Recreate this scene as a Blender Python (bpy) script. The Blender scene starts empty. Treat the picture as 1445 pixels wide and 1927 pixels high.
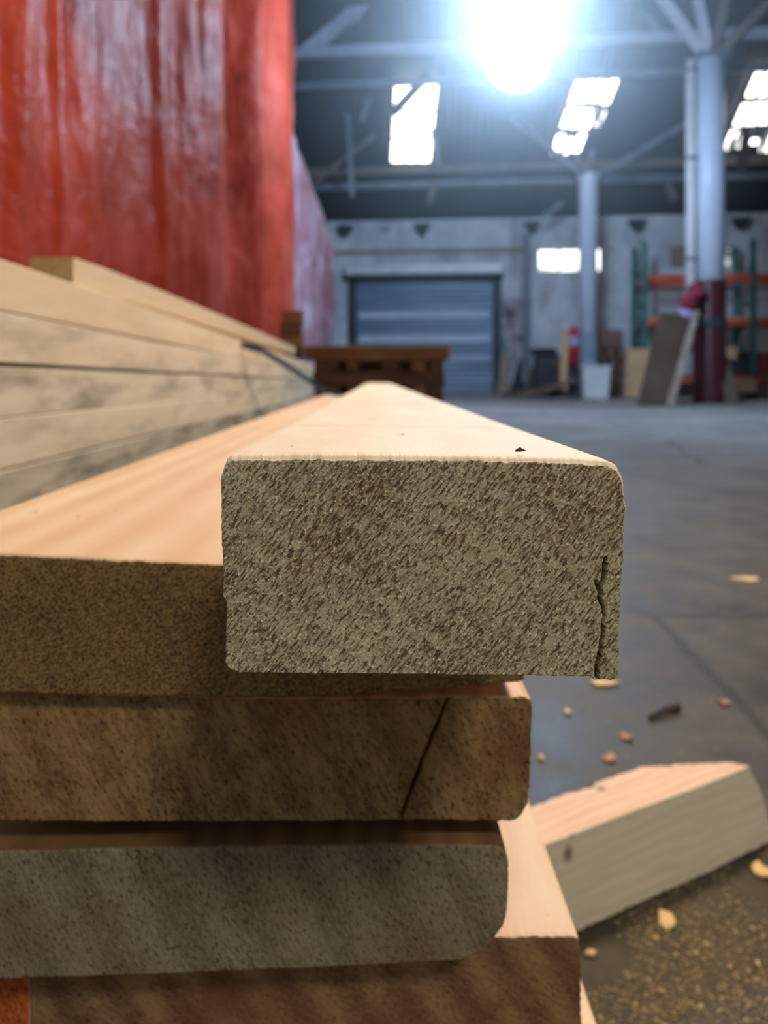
import bpy, bmesh, math, random
from mathutils import Vector, Matrix, noise as mn
random.seed(7)
S = bpy.context.scene
COL = S.collection
F, CX, HOR, CZ = 1450.0, 722.0, 700.0, 0.5      # focal length in px, principal column, horizon row, lens height

# ------------------------------------------------------------------ camera, world, lights, exposure
cam = bpy.data.cameras.new('camera'); co = bpy.data.objects.new('camera', cam); COL.objects.link(co)
co.location = (0, 0, CZ); co.rotation_euler = (math.pi/2, 0, 0)
cam.sensor_fit = 'VERTICAL'; cam.sensor_height = 36; cam.sensor_width = 27
cam.lens = F/1927*36
cam.shift_y = -(963.5-HOR)/1927
cam.clip_start = 0.01; cam.clip_end = 200
cam.dof.use_dof = True; cam.dof.focus_distance = 0.166; cam.dof.aperture_fstop = 15.5
S.camera = co
S.view_settings.view_transform = 'Standard'; S.view_settings.look = 'None'
S.view_settings.gamma = 1; S.view_settings.use_curve_mapping = False
S.view_settings.exposure = 0.0

def lin(c):
    return tuple(((v/255)/12.92 if v/255 <= .04045 else ((v/255+.055)/1.055)**2.4) for v in c)
w = bpy.data.worlds.new('world'); S.world = w; w.use_nodes = True
w.node_tree.nodes['Background'].inputs[0].default_value = (0.86, 0.90, 1.0, 1)
w.node_tree.nodes['Background'].inputs[1].default_value = 0.34

def area(name, loc, size, power, color, target=None, size_y=None):
    l = bpy.data.lights.new(name, 'AREA'); l.energy = power; l.color = color; l.size = size
    if size_y: l.shape = 'RECTANGLE'; l.size_y = size_y
    o = bpy.data.objects.new(name, l); COL.objects.link(o); o.location = loc
    if target is not None:
        d = Vector(target)-Vector(loc); o.rotation_euler = d.to_track_quat('-Z', 'Y').to_euler()
    return o
WARM_P, LAMP_L, LAMP_COL = 104, 92, (0.50, 0.72, 1.0)
area('warm_work_lamp', (1.0, 1.9, 3.3), 0.5, WARM_P, (1.0, 0.82, 0.62), (0.0, 0.7, 0.4))
area('ceiling_lamp_behind', (0.95, -2.2, 3.1), 0.45, 56, (1.0, 0.92, 0.80), (0.0, 0.2, 0.45))

# ------------------------------------------------------------------ building frame (turned 6 degrees)
TH = math.radians(6.0); sT, cT = math.sin(TH), math.cos(TH)
WALL_V, EAVE, PITCH = 17.3, 3.80, 0.60
def ray(px, py): return ((px-CX)/F, (HOR-py)/F)
def P(px, py, Y):
    a, b = ray(px, py); return Vector((a*Y, Y, CZ+b*Y))
def bf(px, py, v):                       # pixel + building depth -> building coordinates
    a, b = ray(px, py); Y = v/(a*sT+cT)
    return Vector((a*Y*cT-Y*sT, v, CZ+b*Y))
def bfloor(px, py):
    a, b = ray(px, py); Y = -CZ/b
    return Vector((a*Y*cT-Y*sT, a*Y*sT+Y*cT, 0))
def broof(px, py):
    a, b = ray(px, py); k = a*sT+cT
    Y = (EAVE+PITCH*WALL_V-CZ)/(b+PITCH*k); v = Y*k
    return Vector((a*Y*cT-Y*sT, v, CZ+b*Y))

# ------------------------------------------------------------------ mesh helpers
class MB:
    def __init__(s): s.v = []; s.f = []; s.m = []
    def add(s, vs, fs, mi=0):
        n = len(s.v); s.v += [tuple(x) for x in vs]; s.f += [tuple(i+n for i in f) for f in fs]; s.m += [mi]*len(fs); return s
    def box(s, a, b, mi=0, M=None, jit=0):
        x0, y0, z0 = a; x1, y1, z1 = b
        vs = [Vector(p) for p in ((x0,y0,z0),(x1,y0,z0),(x1,y1,z0),(x0,y1,z0),(x0,y0,z1),(x1,y0,z1),(x1,y1,z1),(x0,y1,z1))]
        if jit: vs = [p+Vector((random.uniform(-jit,jit) for _ in range(3))) for p in vs]
        if M: vs = [M@p for p in vs]
        return s.add(vs, [(0,3,2,1),(4,5,6,7),(0,1,5,4),(1,2,6,5),(2,3,7,6),(3,0,4,7)], mi)
    def tube(s, pts, r, n=12, mi=0, cap=True):
        pts = [Vector(p) for p in pts]; rs = r if isinstance(r, (list, tuple)) else [r]*len(pts)
        vs = []; fs = []
        for i, p in enumerate(pts):
            t = (pts[min(i+1, len(pts)-1)]-pts[max(i-1, 0)]).normalized()
            up = Vector((0,0,1)) if abs(t.z) < .95 else Vector((0,1,0))
            a = t.cross(up).normalized(); b = a.cross(t).normalized()
            for k in range(n):
                q = 2*math.pi*(k+.5)/n; vs.append(p+(a*math.cos(q)+b*math.sin(q))*rs[i])
        for i in range(len(pts)-1):
            for k in range(n):
                k2 = (k+1) % n; fs.append((i*n+k, i*n+k2, (i+1)*n+k2, (i+1)*n+k))
        if cap: fs.append(tuple(range(n))[::-1]); fs.append(tuple((len(pts)-1)*n+k for k in range(n)))
        return s.add(vs, fs, mi)
    def bar(s, p, q, wx, wz, mi=0):      # square bar from p to q
        p = Vector(p); q = Vector(q); t = (q-p).normalized()
        up = Vector((0,0,1)) if abs(t.z) < .95 else Vector((0,1,0))
        a = t.cross(up).normalized()*wx/2; b = a.cross(t).normalized()*wz/2
        vs = [p-a-b, p+a-b, p+a+b, p-a+b, q-a-b, q+a-b, q+a+b, q-a+b]
        return s.add(vs, [(0,3,2,1),(4,5,6,7),(0,1,5,4),(1,2,6,5),(2,3,7,6),(3,0,4,7)], mi)
    def build(s, name, mats, parent=None, loc=(0,0,0), rz=0, bevel=0, smooth=False, sub=0):
        me = bpy.data.meshes.new(name); me.from_pydata(s.v, [], s.f)
        if not isinstance(mats, (list, tuple)): mats = [mats]
        for m in mats: me.materials.append(m)
        me.polygons.foreach_set('material_index', s.m)
        if smooth: me.polygons.foreach_set('use_smooth', [True]*len(s.f))
        me.update()
        bm = bmesh.new(); bm.from_mesh(me); bmesh.ops.recalc_face_normals(bm, faces=bm.faces); bm.to_mesh(me); bm.free()
        o = bpy.data.objects.new(name, me); COL.objects.link(o); o.location = loc; o.rotation_euler = (0,0,rz)
        if parent: o.parent = parent
        if bevel:
            b = o.modifiers.new('bevel', 'BEVEL'); b.width = bevel; b.segments = 2; b.limit_method = 'ANGLE'
        return o
def tag(o, label=None, cat=None, group=None, kind=None):
    if label: o['label'] = label
    if cat: o['category'] = cat
    if group: o['group'] = group
    if kind: o['kind'] = kind
    return o
def empty(name, loc, rz=0):
    o = bpy.data.objects.new(name, None); COL.objects.link(o); o.location = loc; o.rotation_euler = (0,0,rz); o.empty_display_size = .1
    return o
def bthing(name, u, v, z, label, cat, group=None):     # a thing standing in the building frame
    o = empty(name, (u*cT+v*sT, -u*sT+v*cT, z), -TH); return tag(o, label, cat, group)

# ------------------------------------------------------------------ material helpers
class NT:
    def __init__(s, name):
        s.m = bpy.data.materials.new(name); s.m.use_nodes = True; s.t = s.m.node_tree; s.t.nodes.clear()
        s.out = s.t.nodes.new('ShaderNodeOutputMaterial'); s.b = s.t.nodes.new('ShaderNodeBsdfPrincipled')
        s.t.links.new(s.b.outputs[0], s.out.inputs[0]); s.tc = s.t.nodes.new('ShaderNodeTexCoord')
        s.obj = s.tc.outputs['Object']
    def put(s, inp, v):
        if isinstance(v, bpy.types.NodeSocket): s.t.links.new(v, inp)
        elif isinstance(v, (tuple, list)) and len(v) == 3 and inp.type == 'RGBA': inp.default_value = (*v, 1)
        else: inp.default_value = v
    def set(s, **k):
        for n, v in k.items(): s.put(s.b.inputs[n.replace('_', ' ')], v)
    def map(s, vec, scale=(1,1,1), rot=(0,0,0), loc=(0,0,0)):
        if rot != (0,0,0):
            r = s.t.nodes.new('ShaderNodeVectorRotate'); r.rotation_type = 'EULER_XYZ'; s.put(r.inputs[0], vec); r.inputs['Rotation'].default_value = rot; vec = r.outputs[0]
        n = s.t.nodes.new('ShaderNodeMapping'); s.put(n.inputs[0], vec); n.inputs['Scale'].default_value = scale; n.inputs['Location'].default_value = loc
        return n.outputs[0]
    def noise(s, vec, scale=1, detail=3, rough=.5, dist=0):
        n = s.t.nodes.new('ShaderNodeTexNoise'); s.put(n.inputs['Vector'], vec); n.inputs['Scale'].default_value = scale
        n.inputs['Detail'].default_value = detail; n.inputs['Roughness'].default_value = rough; n.inputs['Distortion'].default_value = dist
        return n.outputs[0]
    def vor(s, vec, scale=1, feature='F1', out=0, rnd=1):
        n = s.t.nodes.new('ShaderNodeTexVoronoi'); n.feature = feature; s.put(n.inputs['Vector'], vec); n.inputs['Scale'].default_value = scale
        n.inputs['Randomness'].default_value = rnd
        return n.outputs[out]
    def ramp(s, f, stops):
        n = s.t.nodes.new('ShaderNodeValToRGB'); s.put(n.inputs[0], f); e = n.color_ramp.elements
        while len(e) < len(stops): e.new(.5)
        for i, (p, c) in enumerate(stops):
            e[i].position = p; e[i].color = (*c, 1) if isinstance(c, (tuple, list)) else (c, c, c, 1)
        return n.outputs[0]
    def mix(s, f, a, b, mode='MIX'):
        n = s.t.nodes.new('ShaderNodeMix'); n.data_type = 'RGBA'; n.blend_type = mode
        s.put(n.inputs[0], f); s.put(n.inputs[6], a); s.put(n.inputs[7], b); return n.outputs[2]
    def math(s, op, a, b=0, c=0, clamp=False):
        n = s.t.nodes.new('ShaderNodeMath'); n.operation = op; n.use_clamp = clamp
        s.put(n.inputs[0], a); s.put(n.inputs[1], b); s.put(n.inputs[2], c); return n.outputs[0]
    def sep(s, vec):
        n = s.t.nodes.new('ShaderNodeSeparateXYZ'); s.put(n.inputs[0], vec); return n.outputs
    def bump(s, h, strength=.5, dist=.001, normal=None):
        n = s.t.nodes.new('ShaderNodeBump'); s.put(n.inputs['Height'], h); n.inputs['Strength'].default_value = strength; n.inputs['Distance'].default_value = dist
        if normal is not None: s.put(n.inputs['Normal'], normal)
        s.put(s.b.inputs['Normal'], n.outputs[0]); return n.outputs[0]

def simple(name, c1, c2=None, scale=3, rough=.7, metal=0, stretch=(1,1,1), bump=.2, bd=.01, lo=.35, hi=.65):
    n = NT(name); v = n.map(n.obj, stretch); f = n.noise(v, scale, 5, .6)
    col = n.ramp(f, [(lo, lin(c1)), (hi, lin(c2 or c1))])
    n.set(Base_Color=col, Roughness=rough, Metallic=metal)
    if bump: n.bump(f, bump, bd)
    return n.m

def rings_of(n, vec, cx, cz, freq, wob, ystretch=.25):
    """growth rings: distance from the pith axis, wobbled by noise"""
    d = n.noise(n.map(vec, (9, ystretch*9, 9)), 1, 3, .5)
    x, y, z = n.sep(vec)
    X = n.math('ADD', n.math('SUBTRACT', x, cx), n.math('MULTIPLY', n.math('SUBTRACT', d, .5), wob))
    Z = n.math('ADD', n.math('SUBTRACT', z, cz), n.math('MULTIPLY', n.math('SUBTRACT', d, .5), wob*.7))
    r = n.math('SQRT', n.math('ADD', n.math('MULTIPLY', X, X), n.math('MULTIPLY', Z, Z)))
    return n.math('MULTIPLY_ADD', n.math('SINE', n.math('MULTIPLY', r, freq)), .5, .5)

def pine(name, light, dark, cx=-.05, cz=-.12, freq=900, wob=.05, seed=0, grey=0, marks=(), specks=True, rough=.55, hard=.5, sk=(120, 14)):
    n = NT(name); vec = n.map(n.obj, loc=(0, seed, 0))
    rg = rings_of(n, vec, cx, cz, freq, wob, .12)
    streak = n.noise(n.map(vec, (sk[0], sk[1], sk[0])), 1, 5, .6)
    broad = n.noise(n.map(vec, (16, 2.2, 16)), 1, 3, .5)
    f = n.math('ADD', n.math('MULTIPLY', rg, hard*.55), n.math('MULTIPLY', streak, 1-hard*.55))
    col = n.ramp(f, [(.25, lin(light)), (.85, lin(dark))])
    col = n.mix(n.ramp(broad, [(.45, 0.), (.75, .45)]), col, lin(dark))
    if grey:
        g = n.noise(n.map(vec, (14, 5, 30), loc=(3, 1, 0)), 1, 5, .65)
        col = n.mix(n.ramp(g, [(.46, 0.), (.64, grey)]), col, lin((118, 114, 98)))
    if specks:
        k = n.noise(n.map(vec, (330, 120, 330)), 1, 1, .4)
        col = n.mix(n.ramp(k, [(.76, 0.), (.80, .8)]), col, lin((120, 75, 45)))
    if marks:
        x, y, z = n.sep(n.obj)
        wv = n.math('MULTIPLY', n.math('SUBTRACT', n.noise(n.map(n.obj, (40, 0, 0)), 1, 3), .5), .004)
        yy = n.math('ADD', y, wv)
        for (my, mw, ms) in marks:
            d = n.math('ABSOLUTE', n.math('SUBTRACT', yy, my))
            k = n.math('MULTIPLY', n.math('LESS_THAN', d, mw), ms)
            col = n.mix(k, col, lin((150, 110, 70)))
    n.set(Base_Color=col, Roughness=rough); n.b.inputs['Specular IOR Level'].default_value = .12
    n.bump(n.noise(n.map(vec, (500, 120, 500)), 1, 3, .6), .3, .0003)
    return n.m

def endgrain(name, light, mid, pit, ang=50, rc=(0,-.2), freq=1500, ringk=.2, across=1900, along=520, pits=(.36,.44), flake=.5, stain=None, seed=0, bump=.0005, bs=.8, bigk=.4):
    n = NT(name); vec = n.map(n.obj, loc=(seed*.37, 0, seed*.21))
    a = math.radians(ang)
    rot = n.map(vec, (along, 60, across), (0, a, 0))
    st = n.noise(rot, 1, 3, .55, .4)
    rot2 = n.map(vec, (along*.38, 30, across*.45), (0, a, 0))
    st2 = n.noise(rot2, 1, 3, .6, .5)
    gr = n.noise(n.map(vec, (1500, 100, 1500)), 1, 2, .6)
    big = n.noise(n.map(vec, (28, 5, 45), (0, a, 0)), 1, 3, .55)
    rg = rings_of(n, vec, rc[0], rc[1], freq, .012, 1)
    t = n.math('ADD', n.math('MULTIPLY', big, bigk), n.math('MULTIPLY', st2, 1-bigk))
    t = n.math('ADD', n.math('MULTIPLY', t, 1-ringk), n.math('MULTIPLY', rg, ringk))
    col = n.ramp(t, [(.36, lin(mid)), (.62, lin(light))])
    fk = n.ramp(gr, [(.54, 0.), (.68, flake)])
    col = n.mix(fk, col, lin(tuple(min(255, c*1.22) for c in light)))
    if stain:
        sc, lo, hi = stain
        sn = n.noise(n.map(vec, (22, 3, 30), loc=(2.2+seed, 0, 1)), 1, 2, .5, .6)
        col = n.mix(n.ramp(sn, [(lo, 0.), (hi, .8)]), col, lin(sc))
    dens = n.math('MULTIPLY', n.math('SUBTRACT', big, .5), .16)
    pk = n.ramp(n.math('ADD', st, n.math('ADD', dens, n.math('MULTIPLY', n.math('SUBTRACT', gr, .5), .22))), [(pits[0], 1.), (pits[1], 0.)])
    col = n.mix(n.math('MULTIPLY', pk, .85), col, lin(pit))
    n.set(Base_Color=col, Roughness=.9); n.b.inputs['Specular IOR Level'].default_value = .15
    h = n.math('ADD', n.math('MULTIPLY', pk, -1.0), n.math('ADD', n.math('MULTIPLY', gr, .9), n.math('MULTIPLY', st2, .8)))
    n.bump(h, bs, bump)
    return n.m

# ------------------------------------------------------------------ materials
M = {}
def concrete():
    n = NT('worn concrete'); v = n.obj
    a = n.noise(v, .55, 6, .62, .3); b = n.noise(v, 7, 6, .65, .2); c = n.noise(v, 90, 3, .6)
    col = n.ramp(a, [(.36, lin((128, 127, 126))), (.62, lin((164, 162, 160)))])
    col = n.mix(n.ramp(b, [(.42, 0.), (.72, .35)]), col, lin((90, 86, 80)))
    col = n.mix(n.ramp(n.noise(n.map(v, (2.5, 2.5, 1)), 1, 4, .7), [(.56, 0.), (.68, .4)]), col, lin((108, 92, 70)))
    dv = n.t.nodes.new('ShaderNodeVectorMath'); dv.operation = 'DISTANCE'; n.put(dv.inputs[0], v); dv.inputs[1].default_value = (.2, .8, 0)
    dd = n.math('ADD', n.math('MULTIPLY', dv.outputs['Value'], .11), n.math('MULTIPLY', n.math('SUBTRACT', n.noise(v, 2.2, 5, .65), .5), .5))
    col = n.mix(n.ramp(dd, [(.12, .95), (.40, .62), (.85, 0.)]), col, n.ramp(b, [(.35, lin((56, 49, 39))), (.65, lin((90, 80, 64)))]))  # near dirt; paler colour farther out stands in for grazing reflection
    cr = n.vor(n.map(n.mix(.06, v, n.noise(v, 3, 3)), (.45, .45, 1)), 1, 'DISTANCE_TO_EDGE')
    k = n.ramp(cr, [(.0, .7), (.006, 0.)])
    col = n.mix(k, col, lin((38, 36, 34)))
    col = n.mix(n.ramp(c, [(.62, 0.), (.72, .35)]), col, lin((48, 44, 40)))
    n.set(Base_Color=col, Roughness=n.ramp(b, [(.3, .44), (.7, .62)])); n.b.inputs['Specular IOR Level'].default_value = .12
    n.bump(n.math('ADD', n.math('MULTIPLY', b, .6), n.math('MULTIPLY', c, .25)), .5, .006)
    return n.m
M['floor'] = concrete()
def wallm():
    n = NT('old painted masonry'); v = n.obj
    a = n.noise(v, .9, 6, .65, .3); b = n.noise(n.map(v, (2.2, 1, .7)), 1, 5, .7)
    col = n.ramp(a, [(.35, lin((172, 178, 186))), (.6, lin((216, 220, 226)))])
    col = n.mix(n.ramp(b, [(.5, 0.), (.68, .55)]), col, lin((128, 122, 120)))
    col = n.mix(n.ramp(n.noise(v, 2.6, 4, .6), [(.63, 0.), (.70, .6)]), col, lin((110, 96, 86)))
    n.set(Base_Color=col, Roughness=.8)
    br = n.t.nodes.new('ShaderNodeTexBrick'); n.put(br.inputs['Vector'], n.map(v, (1,1,1), (math.pi/2, 0, 0))); br.inputs['Scale'].default_value = 3.2
    n.bump(n.math('ADD', a, n.math('MULTIPLY', br.outputs['Fac'], -.3)), .5, .02)
    return n.m
M['wall'] = wallm()
M['roof'] = simple('dark corrugated sheet', (24, 27, 32), (36, 41, 48), 1.2, .7, 0, (1,1,1), .1)
M['truss'] = simple('grey painted steel', (84, 90, 102), (116, 122, 134), 2, .55, .1)
M['truss_pale'] = simple('pale painted steel', (170, 174, 184), (196, 200, 206), 2, .5, .0)
M['truss_mid'] = simple('grey primed steel', (128, 132, 148), (158, 162, 176), 2, .5)
M['trussbrown'] = simple('rusty steel', (88, 74, 68), (110, 96, 86), 3, .7)
M['column'] = simple('pale blue grey paint', (196, 208, 232), (216, 224, 240), 2.5, .38, .0)
M['pipe'] = simple('off white paint', (200, 202, 206), (222, 224, 226), 3, .4)
M['maroon'] = simple('maroon paint', (62, 20, 27), (86, 28, 36), 4, .5)
M['shutter'] = simple('galvanised shutter', (126, 146, 168), (156, 176, 196), 1.5, .38, .35, (.4, 1, 3), .1)
M['guide'] = simple('dark steel guide', (44, 54, 66), (60, 70, 82), 2, .6, .2)
M['teal'] = simple('teal rack paint', (36, 98, 96), (60, 128, 126), 3, .5)
M['orange'] = simple('orange rack paint', (200, 84, 56), (216, 104, 74), 3, .5)
M['ply'] = simple('brown plywood', (66, 48, 36), (90, 70, 54), 2, .75, 0, (1,1,.3))
M['tan'] = simple('tan board', (200, 160, 122), (214, 176, 138), 2, .8)
M['grey_wood'] = simple('weathered plank', (138, 122, 108), (166, 150, 134), 3, .8, 0, (4, 4, .5))
M['dark'] = simple('dark grimy surface', (36, 40, 48), (54, 58, 66), 3, .7)
M['black'] = simple('black rubber', (22, 24, 26), (34, 36, 38), 3, .7)
M['rubble'] = simple('dusty timber scrap', (74, 60, 50), (118, 96, 78), 5, .85)
M['brown'] = simple('dull brown timber', (104, 82, 70), (136, 108, 92), 4, .8)
M['white'] = simple('white plastic', (206, 212, 214), (222, 226, 226), 2, .5)
M['red'] = simple('red enamel', (150, 28, 38), (166, 36, 44), 2, .35)
M['lavender'] = simple('lilac cloth', (150, 140, 186), (176, 168, 206), 6, .8)
M['redcloth'] = simple('crimson cloth', (120, 30, 52), (160, 52, 74), 7, .8)
M['strap'] = simple('blue strapping', (22, 46, 62), (40, 68, 84), 20, .4)
M['sleeper'] = simple('brown rough sawn timber', (104, 72, 44), (172, 122, 76), 3.2, .85, 0, (.7, 3, 3), .6, .02, .3, .7)
M['sleeper2'] = simple('dark rough sawn timber', (74, 52, 36), (126, 90, 60), 3.2, .85, 0, (.7, 3, 3), .6, .02, .3, .7)
M['bearer'] = simple('bearer timber', (110, 84, 56), (150, 118, 82), 6, .85, 0, (1, 4, 4))
M['enamel'] = simple('lamp reflector enamel', (150, 155, 165), (170, 175, 182), 3, .4)
def emit(name, col, st, dirt=None):
    n = NT(name); e = n.t.nodes.new('ShaderNodeEmission'); e.inputs[0].default_value = (*col, 1); e.inputs[1].default_value = st
    if dirt:
        f = n.noise(n.map(n.obj, dirt[0]), 1, 4, .6)
        s = n.ramp(f, [(dirt[1], .04), (dirt[2], 1.)]); n.t.links.new(n.math('MULTIPLY', s, st), e.inputs[1])
    n.t.links.new(e.outputs[0], n.out.inputs[0]); return n.m
M['sky_clean'] = emit('daylit skylight sheet', (1.0, .97, .90), 5)
M['sky_dirty'] = emit('daylit grimy skylight sheet', (1.0, .98, .94), 6, ((5, .8, .8), .40, .52))
M['win'] = emit('daylit window pane', (.95, 1.0, 1.0), 2.6, ((.9, 1, 2.5), .30, .52))
M['win_dim'] = emit('dim window pane', (.8, .95, 1.0), 1.0, ((2, 1, 5), .40, .60))
M['bulb'] = emit('lit lamp glass', LAMP_COL, LAMP_L)
def tarpm(name, a, b, c, trans=.25):
    n = NT(name); v = n.obj
    f = n.noise(n.map(v, (3, 1.1, 1.6)), 1, 6, .62, .6); g = n.noise(n.map(v, (3, 2.2, .35)), 1, 4, .55)
    h = n.noise(n.map(v, (9, 4, 5)), 1, 5, .65, 1.2)
    col = n.ramp(f, [(.34, lin(a)), (.52, lin(b)), (.72, lin(c))])
    col = n.mix(n.ramp(g, [(.5, 0.), (.70, .6)]), col, lin(c))
    n.set(Base_Color=col, Roughness=.33, IOR=1.13)
    n.bump(n.math('ADD', n.math('MULTIPLY', h, .55), f), .5, .05)
    n.b.inputs['Specular IOR Level'].default_value = .24
    return n.m
M['tarp'] = tarpm('red plastic sheeting', (138, 50, 34), (168, 64, 46), (188, 86, 70))
M['tarp_lilac'] = tarpm('faded pink plastic sheeting', (160, 96, 102), (190, 142, 156), (216, 200, 216))

# ------------------------------------------------------------------ the shell of the warehouse
def struct(o): o['kind'] = 'structure'; return o
XMIN, XMAX, VB = -14, 13, -2.0
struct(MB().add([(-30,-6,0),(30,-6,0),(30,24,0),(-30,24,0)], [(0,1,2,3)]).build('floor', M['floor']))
wx0, wx1 = bf(662, 600, WALL_V).x, bf(935, 600, WALL_V).x
dtop = bf(800, 520, WALL_V).z
wu0, wu1 = bf(1012, 500, WALL_V).x, bf(1132, 500, WALL_V).x; wz0, wz1 = bf(1070, 511, WALL_V).z, bf(1070, 467, WALL_V).z
su0, su1 = bf(1350, 500, WALL_V).x, bf(1379, 500, WALL_V).x; sz0, sz1 = bf(1360, 503, WALL_V).z, bf(1360, 463, WALL_V).z
holes = [(wx0, wx1, 0, dtop), (wu0, wu1, wz0, wz1), (su0, su1, sz0, sz1)]
def wall_with_holes(m, u0, u1, z0, z1, v0, v1, holes):
    us = sorted({u0, u1, *[h[0] for h in holes], *[h[1] for h in holes]}); zs = sorted({z0, z1, *[h[2] for h in holes], *[h[3] for h in holes]})
    for i in range(len(us)-1):
        for j in range(len(zs)-1):
            cu, cz = (us[i]+us[i+1])/2, (zs[j]+zs[j+1])/2
            if any(h[0] < cu < h[1] and h[2] < cz < h[3] for h in holes): continue
            m.box((us[i], v0, zs[j]), (us[i+1], v1, zs[j+1]))
m = MB(); wall_with_holes(m, XMIN, XMAX, 0, EAVE+.12, WALL_V, WALL_V+.25, holes)
struct(m.build('wall_back', M['wall'], rz=-TH))
struct(MB().box((XMIN-.25, VB, 0), (XMIN, WALL_V+.25, 6)).build('wall_left', M['wall'], rz=-TH))
struct(MB().box((XMAX, VB, 0), (XMAX+.25, WALL_V+.25, 6)).build('wall_right', M['wall'], rz=-TH))
# raised bands and pilasters on the back wall
ub0, ub1 = bf(628, 475, WALL_V).x, bf(985, 475, WALL_V).x; zb = bf(800, 474, WALL_V).z
struct(MB().box((ub0-6, WALL_V-.06, zb-.04), (ub1, WALL_V, zb+.05)).build('trim_1', M['grey_wood'], rz=-TH))
for i, px in enumerate((990, 1188)):
    u = bf(px, 600, WALL_V).x
    struct(MB().box((u-.09, WALL_V-.12, 0), (u+.09, WALL_V, EAVE-.25)).build('trim_%d' % (i+2), M['truss'] if i == 0 else M['wall'], rz=-TH))
# roof: far slope down to the back wall with corrugation, ridge, near slope
RV = 8.0; RZ = EAVE+PITCH*(WALL_V-RV)
def slope(m, v0, z0, v1, z1, u0=XMIN-.3, u1=XMAX+.3, n=360, holes=()):
    # corrugated sheet, running up the slope
    t = 0.026
    us = [u0+(u1-u0)*i/n for i in range(n+1)]
    vs = [0, 1]
    rows = 34
    vv = [(v0+(v1-v0)*j/rows, z0+(z1-z0)*j/rows) for j in range(rows+1)]
    base = len(m.v); pts = []
    for (v, z) in vv:
        for i, u in enumerate(us): pts.append((u, v, z+(t/2 if i % 2 else 0)))
    fs = []
    for j in range(rows):
        for i in range(n):
            cu = (us[i]+us[i+1])/2; cv = (vv[j][0]+vv[j+1][0])/2
            if any(h(cu, cv) for h in holes): continue
            a = j*(n+1)+i; fs.append((a, a+1, a+n+2, a+n+1))
    m.add(pts, fs)
sky_px = [[(741,147),(826,148),(811,301),(733,301)],
          [(1080,144),(1167,141),(1108,288),(1030,291)],
          [(1416,128),(1512,126),(1444,284),(1350,286)]]
m = MB(); slope(m, WALL_V+.25, EAVE+.12-.15, RV, RZ+.02)
# the ceiling carries the rooflights just below its sheets
slope(m, RV, RZ+.02, VB, EAVE+PITCH*(WALL_V-RV)-.62*(RV-VB))
struct(m.build('ceiling', M['roof'], rz=-TH))

# skylights: translucent sheets set in the roof slope, with frame bars
def quad(q, s, t):
    a = q[0].lerp(q[1], s); b = q[3].lerp(q[2], s); return a.lerp(b, t)
DN = Vector((0, -PITCH, -1)).normalized()*.10
for i, px in enumerate(sky_px):
    q = [broof(*p)+DN*.4 for p in px]
    root = tag(empty('window_%d' % (i+2), (0,0,0), -TH), kind='structure')
    rows, colsn = (3, 1) if i == 0 else (3, 4)
    for r in range(rows):
        for c in range(colsn):
            g = .008 if i == 0 else .014
            gs = .02 if i == 0 else random.uniform(.02, .07)
            s0, s1 = c/colsn+gs, (c+1)/colsn-gs*.6; t0, t1 = r/rows+g, (r+1)/rows-g
            if i > 0: t1 -= random.uniform(0, .07) if r < 2 else random.uniform(0, .12); t0 += random.uniform(0, .03)
            if i == 1 and (r, c) in ((1, 3), (2, 1)): s0 += .06; t0 += .05
            if i == 1 and r == 2 and c == 3: continue
            if i == 2 and r == 2 and c == 2: t0 += .12
            NN = 6; mm = MB(); vs = []
            for a in range(NN+1):
                for b in range(2):
                    p = quad(q, s0+(s1-s0)*a/NN, (t0, t1)[b])+DN*(.15 if a % 2 else 0)
                    vs.append(p)
            vs += [p+DN*.25 for p in vs]; k = (NN+1)*2
            fs = [(2*a, 2*a+1, 2*a+3, 2*a+2) for a in range(NN)]+[(k+2*a, k+2*a+2, k+2*a+3, k+2*a+1) for a in range(NN)]
            fs += [(0, k, k+1, 1), (2*NN, 2*NN+1, k+2*NN+1, k+2*NN)]+[(2*a, 2*a+2, k+2*a+2, k+2*a) for a in range(NN)]+[(2*a+1, k+2*a+1, k+2*a+3, 2*a+3) for a in range(NN)]
            mm.add(vs, fs)
            clean = i == 0 or (r == 0) or (i == 2 and c < 3 and r < 2) or (c < 2 and r == 1)
            mm.build('window_pane', M['sky_clean'] if clean else M['sky_dirty'], root)
    fr = MB()
    for c in range(2):
        fr.bar(quad(q, c, 0)+DN*.5, quad(q, c, 1)+DN*.5, .05, .06)
    for r in range(rows+1):
        fr.bar(quad(q, 0, r/rows)+DN*.5, quad(q, 1, r/rows)+DN*.5, .03, .03)
    fr.build('window_frame', M['roof'], root)

# windows in the back wall
def wall_window(idx, u0, u1, z0, z1, mat, nc, nr):
    root = tag(empty('window_%d' % idx, (0,0,0), -TH), kind='structure')
    MB().box((u0, WALL_V+.12, z0), (u1, WALL_V+.14, z1)).build('window_pane', mat, root)
    f = MB()
    for k in range(nc+1):
        u = u0+(u1-u0)*k/nc; f.box((u-.02, WALL_V+.06, z0), (u+.02, WALL_V+.12, z1))
    for k in range(nr+1):
        z = z0+(z1-z0)*k/nr; f.box((u0, WALL_V+.05, z-.02), (u1, WALL_V+.115, z+.02))
    f.build('window_frame', M['guide'], root)
wall_window(1, wu0, wu1, wz0, wz1, M['win'], 3, 1)
wall_window(5, su0, su1, sz0, sz1, M['win_dim'], 1, 2)

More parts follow.
